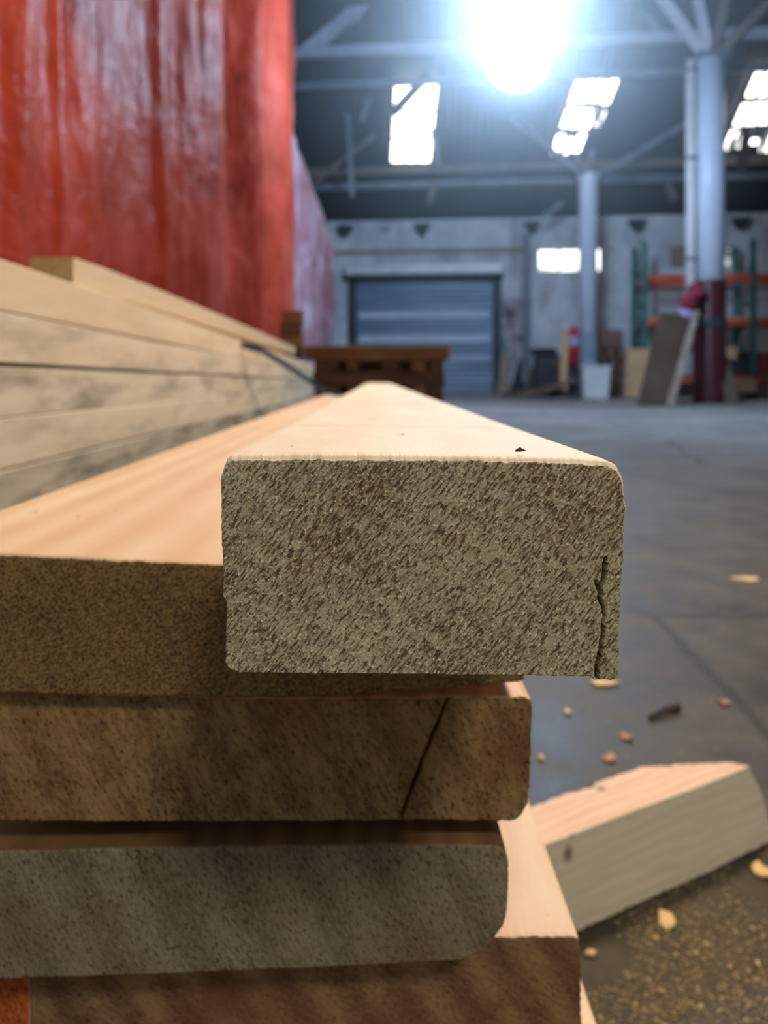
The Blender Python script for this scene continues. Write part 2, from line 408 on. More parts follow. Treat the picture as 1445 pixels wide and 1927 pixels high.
# roller shutter door
root = tag(empty('door_1', (0,0,0), -TH), kind='structure')
m = MB(); prof = []; z = .02; k = 0
while z < dtop+.1:
    hgt = .11; prof += [(0, z), (-.035, z+.02), (-.042, z+hgt*.5), (-.02, z+hgt*.85), (0, z+hgt*.9)]; z += hgt
vs = []; 
for (d, z) in prof: vs += [(wx0+.05, WALL_V+.12+d, z), (wx1-.05, WALL_V+.12+d, z)]
m.add(vs, [(2*a, 2*a+1, 2*a+3, 2*a+2) for a in range(len(prof)-1)])
m.build('shutter_curtain', M['shutter'], root)
for zz, hh in ((bf(800, 592, WALL_V).z, .13), (bf(800, 637, WALL_V).z, .15), (bf(800, 674, WALL_V).z, .09)):
    mb = MB(); mb.add([(wx0+.15, WALL_V+.075, zz-hh/2), (wx1-.15, WALL_V+.075, zz-hh/2), (wx1-.15, WALL_V+.045, zz+hh/2), (wx0+.15, WALL_V+.045, zz+hh/2),
                       (wx0+.15, WALL_V+.11, zz-hh/2), (wx1-.15, WALL_V+.11, zz-hh/2), (wx1-.15, WALL_V+.11, zz+hh/2), (wx0+.15, WALL_V+.11, zz+hh/2)],
                      [(0,1,2,3),(4,7,6,5),(0,4,5,1),(3,2,6,7),(0,3,7,4),(1,5,6,2)])
    mb.build('glint_slat', M['column'], root)  # pale strips on the shutter: slat reflections put into the colour
for s, u in ((-1, wx0), (1, wx1)):
    MB().box((u-.09, WALL_V-.05, 0), (u+.09, WALL_V+.07, dtop)).build('guide_rail', M['guide'], root)
hb = MB(); hb.box((wx0-.12, WALL_V-.32, dtop+.02), (wx1+.1, WALL_V, dtop+.25)); hb.build('header_box', M['pipe'], root, bevel=.02)
MB().box((wx0-.15, WALL_V-.30, dtop-.06), (wx1+.12, WALL_V, dtop+.02)).build('header_lip', M['guide'], root)

# ------------------------------------------------------------------ roof steelwork (building frame)
def member(name, pts, wx, wz, mat, label, group=None, cat='beam'):
    m = MB()
    for a, b in zip(pts[:-1], pts[1:]): m.bar(a, b, wx, wz)
    o = m.build(name, mat, rz=-TH); return tag(o, label, cat, group)
C2, C1 = 12.85, 15.35      # depths of the two columns
def lvl(z, v, px0, px1, ext=0):
    return [bf(px0, 400, v).xz.to_3d() , None]
def beam(px0, px1, py_mid, px_mid, v, wx, wz, mat, name, label):
    z = bf(px_mid, py_mid, v).z; a = bf(px0, py_mid, v); b = bf(px1, py_mid, v)
    return member(name, [(a.x, v, z), (b.x, v, z)], wx, wz, mat, label)
beam(-300, 1700, 67, 1330, C2, .14, .15, M['truss_mid'], 'tie_beam', 'nearest level steel tie beam crossing above the thick column')
beam(-100, 1700, 140, 1160, 13.6, .09, .10, M['truss'], 'purlin', 'slim steel purlin just behind the nearest tie beam')
beam(-100, 1700, 308, 1200, C1, .12, .14, M['trussbrown'], 'tie_beam', 'reddish level tie beam over the slender far column')
beam(-100, 1700, 337, 1200, 15.9, .10, .12, M['truss'], 'purlin', 'grey purlin low down behind the slender column top')
def web(px0, py0, px1, py1, v, wd, mat, label, name='truss_strut'):
    return member(name, [bf(px0, py0, v), bf(px1, py1, v)], wd, wd, mat, label, cat='strut')
web(572, 100, 697, -2, C2-.02, .18, M['truss_mid'], 'grey diagonal strut rising from the left end of the nearest tie beam')
web(1180, -20, 1240, 62, C2+.25, .10, M['truss'], 'thin faint strut sloping down to the near tie beam left of the column fan')
web(1320, 215, 1135, 325, 14.6, .09, M['truss'], 'thin grey strut rising right behind the thick column')
web(930, 190, 1085, 322, 14.9, .09, M['truss'], 'thin strut sloping down right to the slender column top')
web(590, 345, 760, 210, 15.2, .09, M['trussbrown'], 'thin brown strut left of the left rooflight')
web(738, 214, 806, 140, 13.7, .14, M['roof'], 'dark strut crossing the left rooflight')
web(812, 240, 824, 310, 14.9, .10, M['truss'], 'short pale hanger right of the left rooflight')
web(652, 165, 662, 370, 14.7, .08, M['truss'], 'tall faint hanger left of the left rooflight')
web(700, 165, 680, 228, 14.4, .08, M['truss'], 'short faint hanger below the purlin near the red sheet')
web(1162, 20, 1140, 150, 13.7, .08, M['truss'], 'faint hanger above the middle rooflight')
web(1255, 345, 1268, 378, 15.9, .12, M['trussbrown'], 'short tan cleat hanging between the two columns')
web(1022, 408, 1058, 382, 16.2, .10, M['truss'], 'short grey brace left of the slender column')
web(818, 345, 808, 382, 15.9, .12, M['trussbrown'], 'short brown cleat under the left rooflight')
web(1405, 240, 1395, 318, 14.4, .13, M['trussbrown'], 'brown cleat under the right rooflight')
for k, px in enumerate((650, 795, 1000, 1195, 1390)):   # rafter feet biting into the wall head
    p = bf(px, 425, WALL_V)
    m = MB(); m.add([(p.x-.18, WALL_V-.3, EAVE-.02), (p.x+.18, WALL_V-.3, EAVE-.02), (p.x+.03, WALL_V-.3, EAVE-.26), (p.x-.03, WALL_V-.3, EAVE-.26),
                     (p.x-.18, WALL_V, EAVE-.02), (p.x+.18, WALL_V, EAVE-.02), (p.x+.03, WALL_V, EAVE-.26), (p.x-.03, WALL_V, EAVE-.26)],
                    [(0,3,2,1),(4,5,6,7),(0,1,5,4),(1,2,6,5),(2,3,7,6),(3,0,4,7)])
    struct(m.build('trim_%d' % (k+4), M['roof'], rz=-TH))

# high-bay lamp, its own light and hanger
LV = 8.0
lp = bf(974, 60, LV)
lamp = bthing('high_bay_lamp', lp.x, lp.y, lp.z, 'glaring blue white high bay lamp hanging from the roof', 'lamp')
prof = [(166,.02),(162,.14),(150,.235),(120,.325),(80,.385),(30,.44),(-30,.50),(-75,.53)]  # glass outline swollen to take in the lamp's bloom
m = MB(); m.tube([(0,0,bf(974,y,LV).z-lp.z) for y, r in prof], [r for y, r in prof], 32); m.build('lamp_glass', M['bulb'], lamp, smooth=True)
zt = bf(974,-75,LV).z-lp.z
m = MB(); m.tube([(0,0,zt-.02),(0,0,zt+.02),(0,0,zt+.16),(0,0,zt+.22)], [.55,.55,.22,.12], 32); m.build('reflector', M['enamel'], lamp, smooth=True)
m = MB(); m.tube([(0,0,zt+.2),(0,0,zt+.45)], .12, 16); m.build('ballast_box', M['enamel'], lamp)
m = MB(); m.tube([(0,0,zt+.45),(0,0,EAVE+PITCH*(WALL_V-LV)-lp.z-.03)], .015, 8); m.build('hanging_rod', M['truss'], lamp)

# ------------------------------------------------------------------ columns
p2 = bf(1334, 112, C2); u2 = p2.x
colm = bthing('steel_column', u2, C2, 0, 'thick pale blue steel column with maroon painted base', 'column')
r2 = .235
MB().tube([(0,0,1.95),(0,0,p2.z)], r2, 20).build('shaft', M['column'], colm, smooth=True)
MB().tube([(0,0,0),(0,0,.02),(0,0,1.93),(0,0,1.96)], [r2+.02,r2+.02,r2+.015,r2+.0], 20).build('painted_base', M['maroon'], colm, smooth=True)
MB().box((-.26,-.26,p2.z-.04),(.26,.26,p2.z+.05)).build('cap_plate', M['truss'], colm, bevel=.01)
m = MB(); m.tube([(0,0,1.20),(0,0,1.36)], r2+.025, 20); m.build('grimy_band', M['guide'], colm)
zc = p2.z+.02
for (qx, qy, dv, mt) in ((1236, -16, .04, 'truss_pale'), (1309, -16, .02, 'truss_pale'), (1367, -16, -.05, 'trussbrown'), (1462, -12, -.08, 'trussbrown')):
    q = bf(qx, qy, C2+dv-.15)
    m = MB(); m.bar((0, -.05, zc-.1), (q.x-u2, q.y-C2, q.z), .13, .13); m.build('fan_strut', M[mt], colm)
# pipe next to the column
pu = bf(1303, 300, C2-.1)
pipe = bthing('downpipe', pu.x-.03, C2-.12, 0, 'white downpipe running down the left side of the thick column', 'pipe')
MB().tube([(0,0,1.2),(0,0,p2.z-.05)], .085, 14).build('pipe_body', M['pipe'], pipe, smooth=True)
for z in (2.3, 3.9, 5.3): MB().tube([(0,0,z-.03),(0,0,z+.03)], .095, 14).box((.0,.02,z-.02),(.16,.10,z+.02)).build('pipe_clip', M['truss'], pipe)
p1 = bf(1106, 330, C1); u1 = p1.x
col1 = bthing('steel_column', u1, C1, 0, 'slender pale blue steel column in front of the bright window', 'column')
MB().tube([(0,0,1.25),(0,0,p1.z-.12),(0,0,p1.z)], [.165,.18,.215], 20).build('shaft', M['column'], col1, smooth=True)
MB().tube([(0,0,0),(0,0,.04),(0,0,1.25)], [.19,.175,.17], 20).build('grey_base', simple('grey blue paint', (112,126,146), (140,154,174), 5, .6), col1, smooth=True)
MB().box((-.25,-.2,p1.z-.02),(.25,.2,p1.z+.05)).build('cap_plate', M['truss'], col1)
m = MB(); m.bar((0,0,p1.z), (.1,0,p1.z+.5), .1, .1); m.bar((0,0,p1.z), (-.25,0,p1.z+.4), .09, .09); m.build('fan_strut', M['truss'], col1)

# ------------------------------------------------------------------ things round the columns and along the wall
# bundle hanging on the thick column
q = bf(1292, 590, C2-.4)
bun = tag(MB().build('hanging_bundle', M['redcloth'], rz=-TH), 'crimson and lilac cloth bundle hanging on the left of the thick column', 'bundle') if False else None
bn = bthing('hanging_bundle', bf(1296, 600, C2).x, C2, 0, 'crimson and lilac cloth bundle hanging on the left of the thick column', 'bundle')
def blob(path, radii, name, mat, parent, seed, amp=.03):
    m = MB(); m.tube(path, radii, 18); 
    m.v = [tuple(Vector(p)+Vector((mn.noise(Vector(p)*7+Vector((seed,0,0))), mn.noise(Vector(p)*7+Vector((0,seed,0))), 0))*amp) for p in m.v]
    return m.build(name, mat, parent, smooth=True)
def bl(px, py, v=C2-.33): 
    a = bf(px, py, v); return (a.x-bn_u, a.y-C2, a.z)
bn_u = bf(1296, 600, C2).x
blob([bl(1318,534), bl(1308,548), bl(1300,565), bl(1296,585)], [.06,.15,.17,.12], 'upper_fold', M['redcloth'], bn, 1)
blob([bl(1296,578), bl(1288,592), bl(1282,608), bl(1280,622)], [.08,.13,.12,.05], 'lilac_fold', M['lavender'], bn, 2)
blob([bl(1292,605), bl(1286,622), bl(1284,640), bl(1286,652)], [.05,.13,.12,.04], 'lower_fold', M['maroon'], bn, 3)
# leaning boards
def leaner(name, quad_px, vb, vt, th, mat, label, cat='board'):
    # bottom-left, bottom-right on the floor; top-left, top-right leaning back
    bl_, br_, tl_, tr_ = quad_px
    a = bf(*bl_, vb); b = bf(*br_, vb); c = bf(*tr_, vt); d = bf(*tl_, vt); a.z = b.z = .003
    n = (b-a).cross(d-a).normalized()*th
    if n.y < 0: n = -n
    m = MB(); m.add([a, b, c, d, a+n, b+n, c+n, d+n], [(0,1,2,3),(4,7,6,5),(0,4,5,1),(1,5,6,2),(2,6,7,3),(3,7,4,0)])
    zz = min(p[2] for p in m.v); m.v = [(p[0], p[1], p[2]-zz+.002) for p in m.v]
    return tag(m.build(name, mat, rz=-TH), label, cat)
leaner('plywood_sheet', ((1198,758),(1262,758),(1240,590),(1296,592)), 11.75, 12.45, .03, M['ply'], 'brown plywood sheet leaning against the left of the thick column')
leaner('narrow_plank', ((1254,758),(1268,758),(1304,586),(1317,586)), 11.68, 12.36, .04, M['grey_wood'], 'pale narrow plank leaning beside the brown plywood sheet', 'plank')
leaner('narrow_plank', ((1364,752),(1392,752),(1345,640),(1362,650)), 12.5, 12.95, .04, M['rubble'], 'dark plank leaning on the right side of the thick column', 'plank')

# fire extinguisher left of the slender column
fe = bthing('fire_extinguisher', bf(1079, 650, C1-.25).x, C1-.25, 0, 'red extinguisher on a dark post beside the slender column', 'extinguisher')
ft, fb = bf(1079, 612, C1-.25).z, bf(1079, 692, C1-.25).z
m = MB(); m.tube([(0,0,fb+.02),(0,0,fb+.05),(0,0,ft-.14),(0,0,ft-.07),(0,0,ft)], [.07,.10,.10,.05,.03], 16); m.build('cylinder', M['red'], fe, smooth=True)
MB().tube([(0,0,fb+.42),(0,0,fb+.60)], .103, 16, cap=False).build('label_band', M['lavender'], fe, smooth=True)
MB().box((-.10,.02,0),(.10,.14,fb+.2)).build('stand_post', M['dark'], fe)
# white bin and tan panel, crates
def bbox(name, px0, px1, py0, py1, v, depth, mat, label, cat, z0=None, bevel=.01):
    a = bf(px0, py1, v); b = bf(px1, py0, v); uc = (a.x+b.x)/2
    if z0 is None: z0 = 0
    wdt = (b.x-a.x)/2
    t = MB().box((-wdt, 0, 0), (wdt, depth, b.z-z0))
    o = t.build(name, mat, None, (uc*cT+v*sT, -uc*sT+v*cT, z0), -TH, bevel=bevel)
    return tag(o, label, cat)
# bin with rim
bi = bf(1119, 740, 14.85)
bn2 = bthing('white_bin', bi.x, 14.85, 0, 'white square bin standing at the foot of the slender column', 'bin')
hb_ = bf(1119, 690, 14.85).z
m = MB(); m.add([(-.22,-.18,0),(.22,-.18,0),(.22,.18,0),(-.22,.18,0),(-.25,-.21,hb_),(.25,-.21,hb_),(.25,.21,hb_),(-.25,.21,hb_)], [(0,3,2,1),(0,1,5,4),(1,2,6,5),(2,3,7,6),(3,0,4,7),(4,5,6,7)])
m.build('bin_body', M['white'], bn2, bevel=.02)
m = MB(); m.box((-.27,-.23,hb_-.03),(.27,.23,hb_+.02)); m.build('lid', M['white'], bn2, bevel=.01)
tp = leaner('fibreboard_panel', ((1175,746),(1220,746),(1178,657),(1222,657)), 15.2, 15.5, .03, M['tan'], 'tan fibreboard panel propped behind the leaning plywood', 'panel')
# stacked pallets
def pallet(u, v, z, wdt, mat, label, group):
    r = bthing('wooden_pallet', u, v, z, label, 'pallet', group)
    for k in range(5): MB().box((-wdt/2, k*.22, .10), (wdt/2, k*.22+.13, .125), jit=.004).build('top_slat', mat, r)
    for s in (-wdt/2, -.05, wdt/2-.1): MB().box((s, 0, .02), (s+.1, 1.0, .10)).build('stringer', mat, r)
    for k in (0, .45, .88): MB().box((-wdt/2, k, 0), (wdt/2, k+.12, .02)).build('bottom_slat', mat, r)
    return r
pc = bf(1151, 740, 15.9)
for k in range(8):
    pallet(pc.x+random.uniform(-.04,.04), 15.9+random.uniform(-.03,.03), k*.127, .50, M['brown'], None, None)
names = ['resting on the floor', 'second from the floor', 'third from the floor', 'fourth from the floor', 'fourth from the top', 'third from the top', 'second from the top', 'topmost']
for k, o in enumerate([o for o in COL.objects if o.name.startswith('wooden_pallet')]):
    o['label'] = 'small brown pallet right of slender column, %s of its stack' % names[k]; o['group'] = 'pallets stacked by the slender column'; o['category'] = 'pallet'
bbox('timber_crate', 1127, 1172, 621, 655, 15.95, .6, M['brown'], 'brown wooden crate on top of the pallet stack', 'crate', z0=8*.127)
# dark machine and scrap wood left of the slender column
mc = bf(1038, 740, 15.7)
mac = bthing('workshop_machine', mc.x, 15.7, 0, 'dark squat machine against the wall left of the slender column', 'machine')
MB().box((-.32, 0, .12), (.25, .6, .85)).build('cabinet', M['dark'], mac, bevel=.03)
MB().box((-.36, -.05, .85), (.1, .65, .98)).build('top_housing', M['black'], mac, bevel=.03)
for sx in (-.28, .2):
    for sy in (.04, .5): MB().box((sx-.03, sy, 0), (sx+.03, sy+.06, .12)).build('foot', M['black'], mac)
m = MB(); m.tube([(.1,-.03,.66),(.1,-.08,.66)], .07, 14); m.build('hand_wheel', M['rubble'], mac)
leaner('narrow_plank', ((1052,712),(1066,712),(1056,622),(1070,622)), 15.45, 15.65, .04, M['tan'], 'short pale plank upright between machine and extinguisher', 'plank')
scrap = [(960, 'dark splintered scrap board lying nearest the shutter door', .25, .05), (985, 'dark scrap board lying at the foot of the grey pilaster', .5, .18), (1012, 'brown scrap board sloping on the heap left of the machine', .8, .35), (1035, 'tan scrap board slanting across the foot of the machine', .75, .55), (1050, 'dark scrap board flat in front of the extinguisher post', .3, .1)]
for k, (px, lab, ln, tilt) in enumerate(scrap):
    c = bf(px, 738, 15.3)
    m = MB(); Mx = Matrix.Rotation(-tilt*.6, 4, 'Y') @ Matrix.Rotation(random.uniform(-.3,.3), 4, 'Z')
    m.box((-ln*.6, -.1, 0), (ln*.6, .1, .09), M=Mx, jit=.015)
    zz = min(p[2] for p in m.v); m.v = [(p[0], p[1], p[2]-zz+.002+(.0)) for p in m.v]
    v = 15.3-.0*k-(k % 2)*.3
    tag(m.build('scrap_board', M['rubble'] if k != 3 else M['brown'], None, (c.x*cT+v*sT, -c.x*sT+v*cT, 0), -TH), lab, 'board', 'scrap timber by the back wall')
# heap of covered stuff behind: tapered sacks
for k, (px, wv_, hv, lab) in enumerate(((948, .15, .95, 'grey stained sack heap beside the shutter door guide'), (974, .15, .75, 'dark sack slumped against the grey pilaster'), (1004, .16, .62, 'brown sack slumped left of the dark machine'))):
    c = bf(px, 738, 16.6)
    m = MB(); m.tube([(0,0,0),(0,0,.06),(0,0,hv*.45),(0,0,hv*.8),(0,0,hv)], [wv_*.9,wv_,wv_*.85,wv_*.5,wv_*.15], 18)
    m.v = [tuple(Vector(p)+Vector((mn.noise(Vector(p)*4+Vector((k*9,0,0))), mn.noise(Vector(p)*4+Vector((0,k*5,3))), 0))*.09) for p in m.v]
    v = 16.6
    tag(m.build('sack', (M['grey_wood'], M['dark'], M['rubble'])[k], None, (c.x*cT+v*sT, -c.x*sT+v*cT, 0), -TH, smooth=True), lab, 'sack')
# stained notice board on the wall between shutter and pilaster
a = bf(944, 700, WALL_V-.05); b = bf(982, 562, WALL_V-.05)
nb = NT('stained green and grey board'); f = nb.noise(nb.map(nb.obj, (3, 1, 2.2)), 1, 4, .6, .4)
nb.set(Base_Color=nb.ramp(f, [(.36, lin((54, 54, 64))), (.48, lin((150, 140, 146))), (.56, lin((176, 174, 182))), (.62, lin((70, 132, 116)))]), Roughness=.8)
tag(MB().box((a.x, WALL_V-.05, a.z), (b.x, WALL_V-.005, b.z)).build('wall_panel', nb.m, rz=-TH), 'stained green and grey panel fixed beside the shutter door', 'panel')
va = bf(1262, 503, WALL_V-.04); vb_ = bf(1290, 462, WALL_V-.04)
tag(MB().box((va.x, WALL_V-.05, va.z), (vb_.x, WALL_V-.003, vb_.z)).build('wall_vent', M['grey_wood'], rz=-TH), 'small brown grey vent panel behind the pallet rack', 'vent')

# pallet rack
RVv = 15.9
ra = bf(1213, 700, RVv)
rack = bthing('pallet_rack', ra.x, RVv, 0, 'teal and orange pallet rack against the back wall', 'rack')
ztop = bf(1215, 452, RVv).z
us = [0, bf(1418, 700, RVv).x-ra.x]
us.append(us[1]*2)
for u in us:
    for dv in (0, .95):
        MB().box((u-.05, dv, 0), (u+.05, dv+.09, ztop)).build('upright', M['teal'], rack)
    m = MB(); zz = .2; sgn = 0
    while zz < ztop-.5:
        m.bar((u, .05 if sgn else 1.0, zz), (u, 1.0 if sgn else .05, zz+.5), .03, .03); zz += .5; sgn = 1-sgn
    m.build('lattice_brace', M['teal'], rack)
bz = [bf(1300, 522, RVv).z, bf(1400, 606, RVv).z, .35]
for k in range(2):
    for z in bz:
        for dv in (-.01, .95):
            MB().box((us[k]+.05, dv, z-.06), (us[k+1]-.05, dv+.05, z+.06)).build('shelf_beam', M['orange'], rack)
for k in range(2):
    MB().box((us[k]+.06, .02, bz[1]+.06), (us[k+1]-.06, 1.0, bz[1]+.10)).build('deck_board', M['tan'], rack)
    MB().box((us[k]+.06, .02, bz[2]+.06), (us[k+1]-.06, 1.0, bz[2]+.10)).build('deck_board', M['rubble'], rack)
def on_rack(name, px0, px1, z0, h, dv, dep, mat, lab, cat):
    a = bf(px0, 600, RVv); b = bf(px1, 600, RVv); v = RVv+dv
    tag(MB().box((0,0,0),(b.x-a.x, dep, h)).build(name, mat, None, (a.x*cT+v*sT, -a.x*sT+v*cT, z0), -TH, bevel=.01), lab, cat)
d0 = bz[2]+.102
on_rack('storage_box', 1364, 1420, d0, .30, .1, .6, M['dark'], 'dark box on the lowest rack shelf right of the thick column', 'box')
on_rack('storage_box', 1372, 1392, d0+.302, .24, .15, .4, M['tan'], 'small tan box standing on the dark box in the rack', 'box')
on_rack('storage_box', 1396, 1416, d0+.302, .16, .15, .4, M['black'], 'small black box beside the tan one in the rack', 'box')
on_rack('storage_box', 1430, 1470, d0, .45, .1, .6, M['red'], 'dull red box on the lowest shelf at the picture edge', 'box')
# low bench with a pale crate in front of the rack
v = 14.6; ca = bf(1372, 745, v)
bench = bthing('low_bench', ca.x+.25, v, 0, 'low bench with dark top in front of the pallet rack', 'bench')
MB().box((-.42,0,.42),(.45,.6,.47)).build('bench_top', M['rubble'], bench)
for sx in (-.38,.36):
    for sy in (.04,.5): MB().box((sx,sy,0),(sx+.06,sy+.06,.42)).build('leg', M['rubble'], bench)
tag(MB().box((-.26,0,.12),(.26,.35,.38)).build('pale_crate', simple('cream crate', (206,190,160),(222,206,178), 3), None, ((ca.x+.25)*cT+(v+.1)*sT, -(ca.x+.25)*sT+(v+.1)*cT, 0), -TH, bevel=.01), 'cream crate under the low bench on black skids', 'crate')
tag(MB().box((-.30,.02,0),(-.18,.33,.118)).box((.18,.02,0),(.30,.33,.118)).box((-.3,.02,.09),(.3,.33,.118)).build('skid', M['black'], None, ((ca.x+.25)*cT+(v+.1)*sT, -(ca.x+.25)*sT+(v+.1)*cT, 0), -TH), 'black skid under the cream crate', 'skid')

# ------------------------------------------------------------------ stack of brown sleepers beyond the boards
D = 7.0; sc = D/F
def sx(px): return (px-CX)*sc
top_z = CZ+(HOR-650)*sc
lay = [(566, 846, 25, 's', 0), (590, 832, 22, 'g', 0), (585, 836, 26, 's', 1), (592, 830, 22, 'g', 1), (585, 834, 27, 's', 0), (590, 830, 24, 'g', 0)]
z = top_z; cnt = 0
nm = ['topmost', 'second', 'third', 'fourth', 'fifth', 'lowest']
lay_h = [top_z*(h/146) for h in (25,22,26,22,27,24)]
labs = {0: 'long brown sleeper on top of the dark timber pile', 2: 'long brown sleeper in the middle of the dark timber pile', 4: 'long brown sleeper near the base of the dark timber pile'}
for i, (x0, x1, h, kind, mt) in enumerate(lay):
    hz = lay_h[i]-.002; z1 = z; z0 = z-hz
    if kind == 's':
        for row in range(2):
            m = MB(); m.box((sx(x0), D+row*.42, z0), (sx(x1)-row*.03, D+row*.42+.26, z1), jit=.004)
            tag(m.build('timber_sleeper', M['sleeper' if mt == 0 else 'sleeper2'], bevel=.008), labs[i]+(', front row' if row == 0 else ', back row'), 'timber', 'brown sleepers piled behind the pale boards')
    else:
        xs = [x0, x0+62, x0+128, x0+185, x1-24]
        for k, xx in enumerate(xs):
            m = MB(); m.box((sx(xx), D+.02, z0), (sx(xx)+[.22,.10,.16,.12,.13][k], D+.26, z1), jit=.003)
            pos = ['left end', 'second from left', 'middle', 'second from right', 'right end'][k]
            tag(m.build('cross_bearer', M['sleeper2' if (k+i) % 2 else 'sleeper'], bevel=.006), 'short cross bearer, %s, %s layer of the dark timber pile' % (pos, nm[i]), 'timber', 'cross bearers in the dark timber pile')
        m = MB(); m.box((sx(x0+4), D+.30, z0), (sx(x1-4), D+.62, z1-.003), jit=.003)
        tag(m.build('timber_sleeper', M['sleeper2'], bevel=.006), 'dark sleeper set back in the %s layer of the dark timber pile' % nm[i], 'timber', None)
    z -= lay_h[i]
# two blocks at the left on top of each other, by the sheet
for k, (y1_, y0_, x0, x1, lab) in enumerate(((584, 607, 531, 568, 'topmost brown block by the lower corner of the red sheet'), (607.5, 632, 527, 566, 'middle brown block by the lower corner of the red sheet'), (632.5, 656, 524, 570, 'bottom visible brown block by the lower corner of red sheet'))):
    s5 = 5.6/F
    tag(MB().box(((x0-CX)*s5, 5.6, CZ+(HOR-y0_)*s5), ((x1-CX)*s5, 5.75, CZ+(HOR-y1_)*s5), jit=.003).build('timber_block', M['sleeper'] if k != 1 else M['sleeper2'], bevel=.004), lab, 'block', 'brown blocks beside the sheet')
s5 = 5.6/F
m = MB(); m.box(((526-CX)*s5, 5.6, 0), ((568-CX)*s5, 5.75, CZ+(HOR-656.5)*s5)); tag(m.build('timber_post', M['sleeper2'], bevel=.004), 'dark upright post carrying the brown blocks', 'post')

# ------------------------------------------------------------------ plastic sheeting on the left
SX = -1.30
def smooth(a, b, x):
    t = max(0, min(1, (x-a)/(b-a))); return t*t*(3-2*t)
def Yof(px): return -SX*F/(CX-px)
folds = [(10, .16, .10, .05, 0), (104, .07, .07, .02, 0), (205, .22, -.05, .0, 0), (283, .10, .08, .03, 0), (345, .20, -.10, .02, 0), (392, .22, .09, .04, 0), (432, .16, -.16, .05, 1), (452, .14, .14, .04, 0), (482, .14, -.14, .02, 1), (497, .16, .14, .0, 0), (520, .25, -.08, 0, 0), (545, .3, .12, 0, 0)]
def tarp_off(Y, z):
    d = 0
    for (px, wd, amp, sl, top) in folds:
        c = Yof(px)+sl*(2.5-z)*.5; w_ = wd*Yof(px)/4
        k = math.exp(-((Y-c)/w_)**2)
        if top: k *= smooth(1.0, 3.2, z)*1.0+.15
        d += amp*k*Yof(px)/5
    # flaring fold: apex at px (320,165), opening downwards
    Ya = Yof(322); za = CZ+(HOR-165)/F*Ya
    if z < za:
        hw = (za-z)*.22+.03; c = Ya-(za-z)*.10
        k = max(0, 1-abs(Y-c)/hw); d -= .10*min(1, (za-z)*1.5)*smooth(0, 1, k)
    d += .05*mn.fractal(Vector((Y*1.6, z*.25, 3.3)), .9, 2.1, 4)
    d += .018*mn.fractal(Vector((Y*3.2, z*1.7, 9.3)), .8, 2.1, 4)
    return d
m = MB(); ny, nz = 620, 150; Y0, Y1 = 1.9, 10.35; H = 5.9
vs = []
for i in range(ny+1):
    Y = Y0*(Y1/Y0)**(i/ny)
    for j in range(nz+1):
        z = H*j/nz+.004
        e = smooth(Y1-.6, Y1, Y)
        vs.append((SX+tarp_off(Y, z)-.12*e*e, Y+.06*mn.noise(Vector((0, z*.8, 5)))*e, z))
fs = []
def inhole(Y, z):
    px = CX+SX*F/Y; py = HOR-(z-CZ)*F/Y
    for (cx, cy, rx, ry) in ((479, 118, 6, 34), (512, 2, 10, 16), (436, 70, 3, 60)):
        if ((px-cx)/rx)**2+((py-cy)/ry)**2 < 1+.5*mn.noise(Vector((px*.1, py*.1, 0))): return True
    return False
for i in range(ny):
    Y = Y0*(Y1/Y0)**((i+.5)/ny)
    for j in range(nz):
        if inhole(Y, H*(j+.5)/nz): continue
        a = i*(nz+1)+j; fs.append((a, a+1, a+nz+2, a+nz+1))
m.add(vs, fs)
sh = m.build('plastic_curtain', M['tarp'], smooth=True)
so = sh.modifiers.new('thickness', 'SOLIDIFY'); so.thickness = .003
tag(sh, 'tall creased red plastic curtain hanging behind the left board stack', 'curtain')
# paler sheet beyond, with a sloping top edge
m = MB(); ny2, nz2 = 90, 90
vs = []
for i in range(ny2+1):
    t = i/ny2; Y = 10.45+t*4.6; xb = -1.37+.37*t
    xb += .05*math.sin(Y*4.1)*(1-t)+.03*math.sin(Y*9.3)
    pxh = CX+xb*F/Y
    ztop_ = CZ+(HOR-(235+(pxh-545)*2.8))/F*Y
    for j in range(nz2+1):
        z = .004+(ztop_-.004)*j/nz2
        d = .03*mn.fractal(Vector((Y*1.5, z*.8, 1)), .9, 2, 3)-.22*t*(1-smooth(.3, 1.6, z))
        vs.append((xb+d, Y, z))
fs = [(i*(nz2+1)+j, i*(nz2+1)+j+1, (i+1)*(nz2+1)+j+1, (i+1)*(nz2+1)+j) for i in range(ny2) for j in range(nz2)]
m.add(vs, fs); sh2 = m.build('plastic_curtain', M['tarp_lilac'], smooth=True); so = sh2.modifiers.new('thickness', 'SOLIDIFY'); so.thickness = .003
tag(sh2, 'faded pink and lilac plastic sheet beyond the red curtain', 'curtain')
tag(MB().bar((SX-.03, Y0-.1, H+.03), (SX-.03, Y1+.2, H+.03), .05, .05).bar((SX-.03, Y0-.08, 0), (SX-.03-.25, Y0-.08, H), .05, .05).build('curtain_rail', M['truss']), 'steel rail carrying the top of the red curtain', 'rail')

